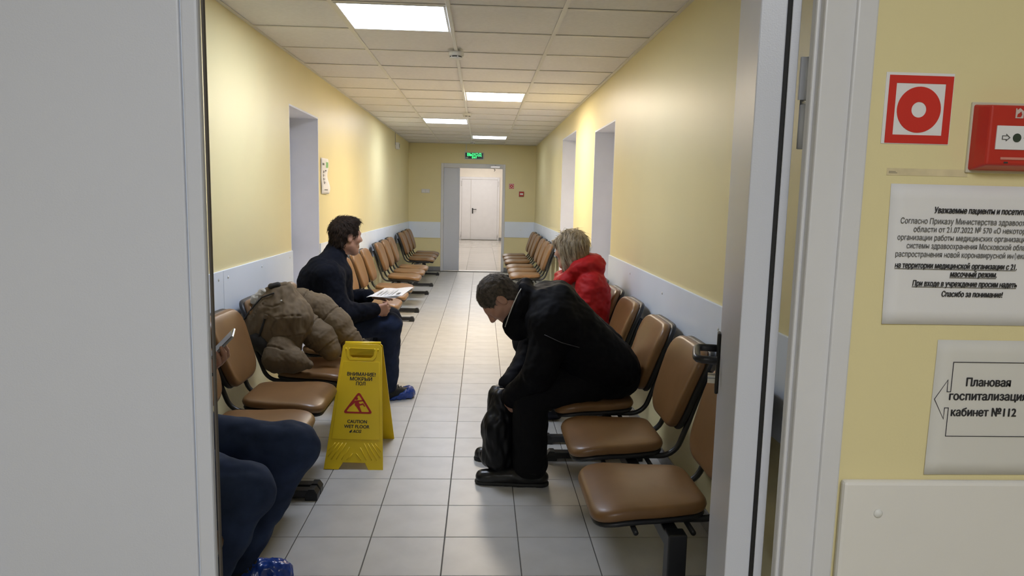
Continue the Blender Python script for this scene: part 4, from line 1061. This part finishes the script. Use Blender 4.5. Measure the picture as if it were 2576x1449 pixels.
# ---- woman in the red jacket
p = person((0.7, 4.62, 0), 'seated person with ash blonde hair wearing a red puffer jacket')
J = dict(hipL=(0.71, 4.52, 0.56), hipR=(0.71, 4.73, 0.56), chest=(0.690, 4.62, 0.83), neck=(0.645, 4.62, 0.965), head=(0.588, 4.64, 1.095), shL=(0.705, 4.475, 0.89), shR=(0.69, 4.78, 0.89),
         elL=(0.66, 4.43, 0.66), elR=(0.62, 4.82, 0.66), wrL=(0.44, 4.54, 0.575), wrR=(0.43, 4.72, 0.575), knL=(0.30, 4.50, 0.50), knR=(0.30, 4.72, 0.50), anL=(0.455, 4.43, 0.11), anR=(0.40, 4.70, 0.11), toeL=(0.27, 4.42, 0.035), toeR=(0.2, 4.70, 0.035))
R = frame3((-0.80, 0.58, -0.14), (-0.1, 0.0, 1))
body(J, p, R, [dict(wrist=J['wrL'], d=(-0.8, 0.5, -0.1), nrm=(0, 0.2, -1), side=-1), dict(wrist=J['wrR'], d=(-0.8, -0.5, 0), nrm=(0, -0.2, -1), side=1)])
eyes(J['head'], R, p)
def bob(S, P):
    S.ell(P(0, -0.02, 0.034), (0.094, 0.108, 0.100), R, 0.01)
    for s_ in (-1, 1):
        S.cone(P(s_ * 0.075, 0.000, 0.04), P(s_ * 0.074, 0.010, -0.115), 0.030, 0.022, 0.03); S.cone(P(s_ * 0.066, -0.05, 0.02), P(s_ * 0.062, -0.055, -0.11), 0.040, 0.030, 0.03)
    S.cone(P(0, -0.075, 0.02), P(0, -0.070, -0.10), 0.055, 0.040, 0.03)
    S.cone(P(-0.05, 0.080, 0.060), P(0.05, 0.080, 0.060), 0.020, 0.020, 0.02)
strands(hair(J, R, p, M_HAIRL, extra=bob, amp=0.005, cut='long', strand=(55, 55, 9)), J['head'], R, M_HAIRL, 2600, 0.060, 0.012, 0.0014, -0.1, jit=0.07, part=18)
S = SDF((0.2, 4.2, 0.40), (1.0, 5.05, 1.2), 0.0065)
for dy in (-0.10, 0.10):
    S.cone((0.705, 4.62 + dy, 0.572), (0.735, 4.62 + dy, 0.82), 0.125, 0.115, 0.04)
S.cone((0.715, 4.49, 0.885), (0.70, 4.76, 0.885), 0.080, 0.080, 0.05)
for sh, el, wr in ((J['shL'], J['elL'], J['wrL']), (J['shR'], J['elR'], J['wrR'])):
    S.cone(sh, el, 0.076, 0.072, 0.04); S.cone(el, wr, 0.072, 0.056, 0.03)
for i in range(9):       # the hood lying round the neck
    a = -0.55 * PI + i * 1.10 * PI / 8; b = a + 1.10 * PI / 8
    q = lambda t: (0.650 + 0.098 * math.cos(t), 4.625 + 0.115 * math.sin(t), 0.985 + 0.028 * math.cos(t))
    if i < 8: S.cone(q(a), q(b), 0.060, 0.060, 0.02)
S.cone((0.745, 4.55, 0.985), (0.745, 4.70, 0.985), 0.068, 0.068, 0.02)
for s_ in (-1, 1):
    S.cone((0.66, 4.62 + s_ * 0.105, 1.00), (0.545, 4.62 + s_ * 0.075, 0.895), 0.046, 0.046, 0.02); S.cone((0.545, 4.62 + s_ * 0.075, 0.90), (0.53, 4.62, 0.87), 0.050, 0.050, 0.02)
S.ell(np.array(J['head']) + R @ np.array((0, -0.01, -0.01)), (0.105, 0.120, 0.125), R, 0.006, 's')
rj = S.build('jacket', M_REDJ, p, [(0.008, (7, 7, 10), None), (0.009, (14, 14, 20), None), (0.005, (34, 34, 44), None)])
trousers(J, p, M_BTROUS, (0.115, 0.10, 0.078, 0.07, 0.062))
for s_ in 'LR':
    b = shoe(J['an' + s_], J['toe' + s_], p, mat('navy_boot', (0.012, 0.014, 0.028), 0.5), name='boot')
    if s_ == 'L': text('C', 0.032, face_y(0.448, 4.3815, 0.068), mat('grey_mark', (0.18, 0.18, 0.2), 0.5), b, 'letter_mark', bold=0.01, depth=0.003)

# ---- man in navy fleece on the left bench, holding papers
p = person((-1.0, 4.68, 0), 'seated person with short dark hair in a navy fleece and jeans, holding papers')
J = dict(hipR=(-1.02, 4.57, 0.565), hipL=(-1.09, 4.79, 0.565), chest=(-1.035, 4.68, 0.85), neck=(-0.965, 4.70, 0.995), head=(-0.892, 4.715, 1.148), shR=(-0.960, 4.50, 0.905), shL=(-1.03, 4.88, 0.90),
         elR=(-0.885, 4.455, 0.670), elL=(-0.98, 4.95, 0.68), wrR=(-0.690, 4.585, 0.680), wrL=(-0.755, 4.745, 0.742), knR=(-0.605, 4.70, 0.560), knL=(-0.64, 4.98, 0.555), anR=(-0.635, 4.85, 0.11), anL=(-0.80, 5.02, 0.11), toeR=(-0.505, 4.905, 0.035), toeL=(-0.66, 5.06, 0.035))
R = frame3((0.80, 0.60, -0.05), (0.05, 0, 1))
body(J, p, R, [dict(wrist=J['wrR'], d=(0.92, 0.30, 0.05), nrm=(-0.1, 0.9, 0.25), side=-1, curl=(1.0, 1.1, 0.6)), dict(wrist=J['wrL'], d=(0.95, -0.12, 0.02), nrm=(0.1, -0.1, -1), side=1, curl=(0.1, 0.2, 0.2), thumb=(0.35, 0.1))])
eyes(J['head'], R, p)
def tufts(S, P):
    S.ell(P(0, 0.03, 0.095), (0.060, 0.055, 0.030), R, 0.02)
    S.cone(P(0.0, 0.085, 0.092), P(0.03, 0.105, 0.075), 0.012, 0.007, 0.01)
strands(hair(J, R, p, M_HAIRB, extra=tufts, amp=0.004), J['head'], R, M_HAIRB, 2400, 0.034, 0.30, 0.0014, 0.8)
S = SDF((-1.36, 4.15, 0.42), (-0.50, 5.25, 1.15), 0.0065)
for s_, a in (('R', (-1.035, 4.59, 0.592)), ('L', (-1.06, 4.78, 0.592))):
    b = Vector(J['chest']).lerp(Vector(J['sh' + s_]), 0.5)
    S.cone(a, b, 0.145, 0.125, 0.05); S.cone(J['chest'], J['sh' + s_], 0.105, 0.083, 0.05)
    S.cone(J['sh' + s_], J['el' + s_], 0.092, 0.078, 0.03); S.cone(J['el' + s_], J['wr' + s_], 0.076, 0.048, 0.03)
S.cone((-0.94, 4.66, 0.90), (-0.96, 4.66, 0.66), 0.10, 0.12, 0.05)
S.cone((-1.045, 4.59, 0.885), (-1.055, 4.76, 0.885), 0.105, 0.105, 0.06); S.cone((-1.065, 4.62, 0.84), (-1.055, 4.62, 0.66), 0.112, 0.148, 0.06)
S.cone((-0.965, 4.64, 0.985), (-1.01, 4.56, 0.935), 0.075, 0.085, 0.05)
S.cone((-1.02, 4.68, 0.93), (-0.975, 4.695, 1.01), 0.090, 0.072, 0.04)
S.cone((-0.985, 4.69, 1.00), (-0.955, 4.70, 1.045), 0.075, 0.077, 0.015)
fl = S.build('fleece', M_NAVY, p, FOLD)
trousers(J, p, M_JEANS2, (0.118, 0.098, 0.080, 0.066, 0.062), hem=0.062)
for s_ in 'LR':
    sh = shoe(J['an' + s_], J['toe' + s_], p, M_SNEAK, name='sneaker')
    S = SDF(*lims([J['an' + s_], J['toe' + s_]], 0.16), 0.0055); an, toe = Vector(J['an' + s_]), Vector(J['toe' + s_]); d_ = Vector((toe.x - an.x, toe.y - an.y, 0)).normalized()
    S.cone((an.x - d_.x * 0.055, an.y - d_.y * 0.055, 0.03), (toe.x, toe.y, 0.030), 0.052, 0.050, 0.02)
    S.cone((an.x + d_.x * 0.06, an.y + d_.y * 0.06, 0.042), (toe.x, toe.y, 0.036), 0.050, 0.050, 0.02)
    S.plane_cut((0, 0, 0.001), (0, 0, -1)); S.plane_cut((an.x, an.y, 0.010), (-d_.x * 0.48, -d_.y * 0.48, 1))
    S.build('shoe_cover', M_COVER, sh, [(0.007, (40, 40, 25), None), (0.004, (90, 90, 50), None)])
    for q in range(4):
        c0 = an + d_ * (0.03 + 0.022 * q); n_ = Vector((-d_.y, d_.x, 0)); zz = 0.128 - 0.012 * q
        MB().tube([c0 + n_ * 0.028 + Vector((0, 0, zz - an.z - 0.02)), c0 + Vector((0, 0, zz - an.z - 0.004)), c0 - n_ * 0.028 + Vector((0, 0, zz - an.z - 0.02))], 0.003, 6).build('lace', M_BLKPL, sh, True)
PM = Matrix.Translation((-0.608, 4.770, 0.772)) @ Matrix.Rotation(math.radians(-14), 4, 'Z') @ Matrix.Rotation(math.radians(-3), 4, 'Y') @ Matrix.Rotation(math.radians(4), 4, 'X')
pp = empty('paper_sheets', (-0.608, 4.77, 0.77)); tag(pp, 'few white printed sheets in the hands of the person in navy', 'papers')
for i in range(4):
    Mi = PM @ Matrix.Translation((0.006 * i, 0.004 * (i % 2), 0.0022 * i - 0.006)) @ Matrix.Rotation(0.05 * (i - 1.5), 4, 'Z')
    mb = MB(); v = []; f = []
    for k in range(7):
        for l in range(2): v.append(Mi @ Vector((-0.105 + 0.035 * k, -0.148 + 0.296 * l, 0.004 * math.sin(k * 0.9 + i))))
    for k in range(6): f.append((2 * k, 2 * k + 2, 2 * k + 3, 2 * k + 1))
    o = mb.add(v, f).build('sheet', M_PAPER, pp); sd = o.modifiers.new('t', 'SOLIDIFY'); sd.thickness = 0.0006
    if i == 3:
        for q in range(5):
            MB().box((0.02 - 0.025 * q, -0.11, 0.006), (0.028 - 0.025 * q, 0.05 - 0.02 * (q % 3), 0.0066), Mi).build('printed_line', mat('pale_ink', (0.55, 0.55, 0.56), 0.6), o)
        MB().box((0.055, -0.12, 0.006), (0.075, -0.06, 0.0066), Mi).build('printed_block', M_GINK, o)

# ---- person with a phone at the near left, mostly behind the fixed leaf
p = person((-1.1, 2.33, 0), 'seated person in blue jeans at the near left holding a phone')
J = dict(hipR=(-1.09, 2.21, 0.57), hipL=(-1.09, 2.43, 0.57), chest=(-1.135, 2.32, 0.90), neck=(-1.10, 2.32, 1.05), head=(-1.045, 2.32, 1.20), shR=(-1.14, 2.14, 0.96), shL=(-1.14, 2.50, 0.96),
         elR=(-1.12, 2.08, 0.70), elL=(-1.10, 2.56, 0.70), wrR=(-1.00, 2.22, 0.72), wrL=(-0.940, 2.40, 0.820), knR=(-0.722, 2.14, 0.500), knL=(-0.652, 2.44, 0.530), anR=(-0.90, 2.12, 0.11), anL=(-0.865, 2.46, 0.11), toeR=(-0.74, 2.13, 0.035), toeL=(-0.725, 2.475, 0.035))
R = frame3((0.9, 0.05, -0.42), (0.42, 0, 0.9))
body(J, p, R, [dict(wrist=J['wrL'], d=(0.72, -0.50, 0.34), nrm=(-0.45, -0.20, 0.80), side=-1, curl=(0.25, 0.60, 0.45), thumb=(0.5, 0.5)), dict(wrist=J['wrR'], d=(0.8, 0.3, -0.3), nrm=(0, 0.3, -1), side=-1)])
eyes(J['head'], R, p)
strands(hair(J, R, p, M_HAIRB, amp=0.003), J['head'], R, M_HAIRB, 1200, 0.025, 0.25, 0.0014, 0.8)
S = SDF((-1.40, 1.85, 0.45), (-0.85, 2.80, 1.2), 0.008)
for s_ in 'LR':
    b = Vector(J['chest']).lerp(Vector(J['sh' + s_]), 0.5)
    S.cone(J['hip' + s_], b, 0.125, 0.115, 0.05); S.cone(J['chest'], J['sh' + s_], 0.10, 0.075, 0.05); S.cone(J['sh' + s_], J['el' + s_], 0.075, 0.062, 0.03); S.cone(J['el' + s_], J['wr' + s_], 0.062, 0.040, 0.03)
S.cone((-1.13, 2.32, 0.95), (-1.105, 2.32, 1.05), 0.085, 0.068, 0.04)
S.build('sweater', mat('dark_grey_knit', (0.03, 0.03, 0.035), 0.9, bump=0.3, bscale=250), p, FOLD)
tr = trousers(J, p, M_JEANS, (0.122, 0.104, 0.084, 0.070, 0.060), h=0.006, hem=0.06)
for s_ in 'LR':
    kn, hp_ = Vector(J['kn' + s_]), Vector(J['hip' + s_]); an = Vector(J['an' + s_])
    sh = shoe(J['an' + s_], J['toe' + s_], p, M_SNEAK, name='sneaker')
    S = SDF(*lims([J['an' + s_], J['toe' + s_]], 0.16), 0.005); toe = Vector(J['toe' + s_]); d_ = Vector((toe.x - an.x, toe.y - an.y, 0)).normalized()
    S.cone((an.x - d_.x * 0.055, an.y - d_.y * 0.055, 0.03), (toe.x, toe.y, 0.030), 0.052, 0.050, 0.02); S.cone((an.x + d_.x * 0.05, an.y + d_.y * 0.05, 0.046), (toe.x, toe.y, 0.036), 0.052, 0.050, 0.02)
    S.plane_cut((0, 0, 0.001), (0, 0, -1)); S.plane_cut((an.x, an.y, 0.075), (-d_.x * 0.4, -d_.y * 0.4, 1))
    S.build('shoe_cover', M_COVER, sh, [(0.007, (40, 40, 25), None), (0.004, (90, 90, 50), None)])
ph = empty('mobile_phone', (-0.868, 2.40, 0.905)); tag(ph, 'thin mobile phone held up in a hand at the near left', 'phone')
ua = Vector((0.69, 0.0, 0.72)).normalized(); na = Vector((-0.66, -0.30, 0.66)).normalized(); va = na.cross(ua).normalized(); na = ua.cross(va)
PH = Matrix(((ua.x, va.x, na.x, -0.872), (ua.y, va.y, na.y, 2.36), (ua.z, va.z, na.z, 0.905), (0, 0, 0, 1)))
MB().box((-0.075, -0.036, -0.0045), (0.075, 0.036, 0.0035), PH).build('case', mat('silver_phone_body', (0.42, 0.42, 0.42), 0.25, 0.6), ph, bevel=0.003)
MB().box((-0.073, -0.034, 0.0036), (0.073, 0.034, 0.0046), PH).build('screen', mat('phone_glass', (0.03, 0.03, 0.035), 0.06), ph)
MB().box((0.040, 0.008, -0.0075), (0.068, 0.032, -0.0046), PH).build('camera_bump', M_BLKPL, ph, bevel=0.001)

# ================================================================== PUFFER COAT ON THE MIDDLE SEAT
ct = empty('puffer_coat', (-1.08, 4.0, 0.47)); tag(ct, 'khaki brown puffer coat thrown over the bench behind the yellow sign', 'coat')
S = SDF((-1.42, 3.60, 0.40), (-0.84, 4.40, 1.02), 0.005)
S.ell((-1.200, 3.93, 0.735), (0.110, 0.085, 0.150), frame3((0.2, 1, 0), (0.62, 0, 0.80)), 0.03)
S.cone((-1.25, 3.93, 0.70), (-1.16, 3.93, 0.62), 0.075, 0.09, 0.05)
S.cone((-1.095, 3.97, 0.820), (-1.065, 3.96, 0.72), 0.095, 0.122, 0.05); S.cone((-1.065, 3.96, 0.72), (-1.080, 3.93, 0.600), 0.122, 0.098, 0.05)
S.cone((-1.165, 3.94, 0.868), (-1.080, 3.96, 0.888), 0.036, 0.036, 0.03)
cme = S.mesh('coat_body'); fold(cme, [(0.012, (7, 7, 7), None), (0.009, (30, 20, 11), None), (0.004, (62, 45, 24), None)])
cb = mesh_obj('coat_body', cme, M_COAT, ct)
def sleeve(pts, r, seams, nm='sleeve'):
    S = SDF(*lims(pts, 0.14), 0.005)
    for a, b, r0, r1 in zip(pts[:-1], pts[1:], r[:-1], r[1:]): S.cone(a, b, r0, r1, 0.03)
    me_ = S.mesh(nm); fold(me_, [(0.008, (8, 8, 8), None), (0.003, (30, 30, 30), None)])
    rings = []
    for t_ in seams:       # stitched rings across the sleeve
        i = min(int(t_), len(pts) - 2); f_ = t_ - i; p_ = Vector(pts[i]).lerp(Vector(pts[i + 1]), f_); ax = (Vector(pts[i + 1]) - Vector(pts[i])).normalized(); rr = r[i] + (r[i + 1] - r[i]) * f_
        e1 = ax.cross(Vector((0, 0, 1))).normalized(); e2 = ax.cross(e1); rings.append([tuple(p_ + (e1 * math.cos(k * PI / 12) + e2 * math.sin(k * PI / 12)) * rr) for k in range(25)])
    carve(me_, rings, 0.012, 0.0055)
    fold(me_, [(0.002, (70, 70, 70), None)])
    return mesh_obj(nm, me_, M_COAT, ct)
sleeve([(-1.05, 4.15, 0.790), (-0.945, 4.15, 0.745), (-0.845, 4.13, 0.665), (-0.745, 4.11, 0.565)], [0.082, 0.088, 0.084, 0.060], [0.15, 0.85, 1.6, 2.25, 2.8])
sleeve([(-1.00, 4.03, 0.675), (-0.915, 4.03, 0.605), (-0.855, 4.02, 0.535)], [0.085, 0.080, 0.060], [0.3, 1.0, 1.7])
sleeve([(-1.085, 3.86, 0.575), (-1.105, 3.82, 0.525), (-1.01, 3.84, 0.515), (-0.94, 3.86, 0.485)], [0.080, 0.068, 0.060, 0.030], [0.5, 2.1], 'hem_flap')
def on_coat(pts):       # drop a trim line onto the coat surface, seen from the aisle side
    me_ = cb.data; co = np.empty(len(me_.vertices) * 3, np.float32); me_.vertices.foreach_get('co', co); co = co.reshape(-1, 3); out = []
    for x, z in pts:
        d2 = (co[:, 0] - x) ** 2 + (co[:, 2] - z) ** 2; near = co[d2 < max(0.012 ** 2, d2.min() * 1.5)]; out.append((x, float(near[:, 1].min()) - 0.001, z))
    return out
def trim(name, pts, r, m):
    P = []
    for a_, b_ in zip(pts[:-1], pts[1:]):
        for k in range(6): P.append((a_[0] + (b_[0] - a_[0]) * k / 6, a_[1] + (b_[1] - a_[1]) * k / 6))
    P.append(pts[-1]); return MB().tube(on_coat(P), r, 8).build(name, m, cb, True)
carve(cme, [on_coat([(-1.11, 0.752), (-1.03, 0.762), (-0.965, 0.757), (-0.94, 0.755)]), on_coat([(-1.11, 0.640), (-1.06, 0.645), (-1.0, 0.648), (-0.955, 0.655)])], 0.011, 0.005)
carve(cme, [on_coat([(-1.155, 0.765), (-1.105, 0.735), (-1.135, 0.685)]), on_coat([(-1.19, 0.815), (-1.13, 0.805), (-1.075, 0.825), (-1.072, 0.775)]), on_coat([(-1.25, 0.74), (-1.16, 0.845)]), on_coat([(-1.135, 0.685), (-1.12, 0.63), (-1.13, 0.58)])], 0.009, 0.005)
trim('zip_edge', [(-1.125, 0.880), (-1.19, 0.855), (-1.255, 0.780), (-1.285, 0.730)], 0.0042, M_COATD)
trim('pocket_zip', [(-1.165, 0.745), (-1.182, 0.690), (-1.205, 0.625)], 0.006, M_COATD)
trim('zip_pull', [(-1.160, 0.765), (-1.166, 0.742)], 0.0095, M_COAT)
S = SDF((-1.25, 3.80, 0.80), (-1.0, 4.1, 1.0), 0.005); S.cone((-1.150, 3.93, 0.905), (-1.085, 3.95, 0.912), 0.022, 0.022, 0.01); S.build('collar_flap', M_COAT, cb, [(0.004, (30, 30, 30), None)])
S = SDF((-1.25, 3.80, 0.80), (-1.0, 4.1, 1.0), 0.005); S.cone((-1.150, 3.915, 0.910), (-1.118, 3.925, 0.918), 0.017, 0.017, 0.01); S.build('collar_strap', M_COATD, cb)
S = SDF((-1.35, 3.70, 0.40), (-1.0, 4.1, 0.75), 0.006); S.cone((-1.21, 3.87, 0.62), (-1.13, 3.87, 0.545), 0.055, 0.050, 0.02); S.build('coat_lining', M_COATD, ct, [(0.006, (20, 20, 20), None)])
q_ = on_coat([(-1.085, 0.838)])[0]
MB().lathe([(0.006, -0.002), (0.006, 0.002), (0.003, 0.004)], q_, (0.1, -1, 0.2), 12).build('snap_button', M_STEEL, cb, True)
S = SDF((-1.35, 3.70, 0.70), (-1.05, 4.1, 1.0), 0.005); S.cone((-1.235, 3.90, 0.835), (-1.195, 3.91, 0.880), 0.026, 0.022, 0.02)
S.build('fleece_lining', mat('off_white_fleece', (0.55, 0.52, 0.46), 0.95, bump=0.6, bscale=200), cb, [(0.006, (60, 60, 60), None)])
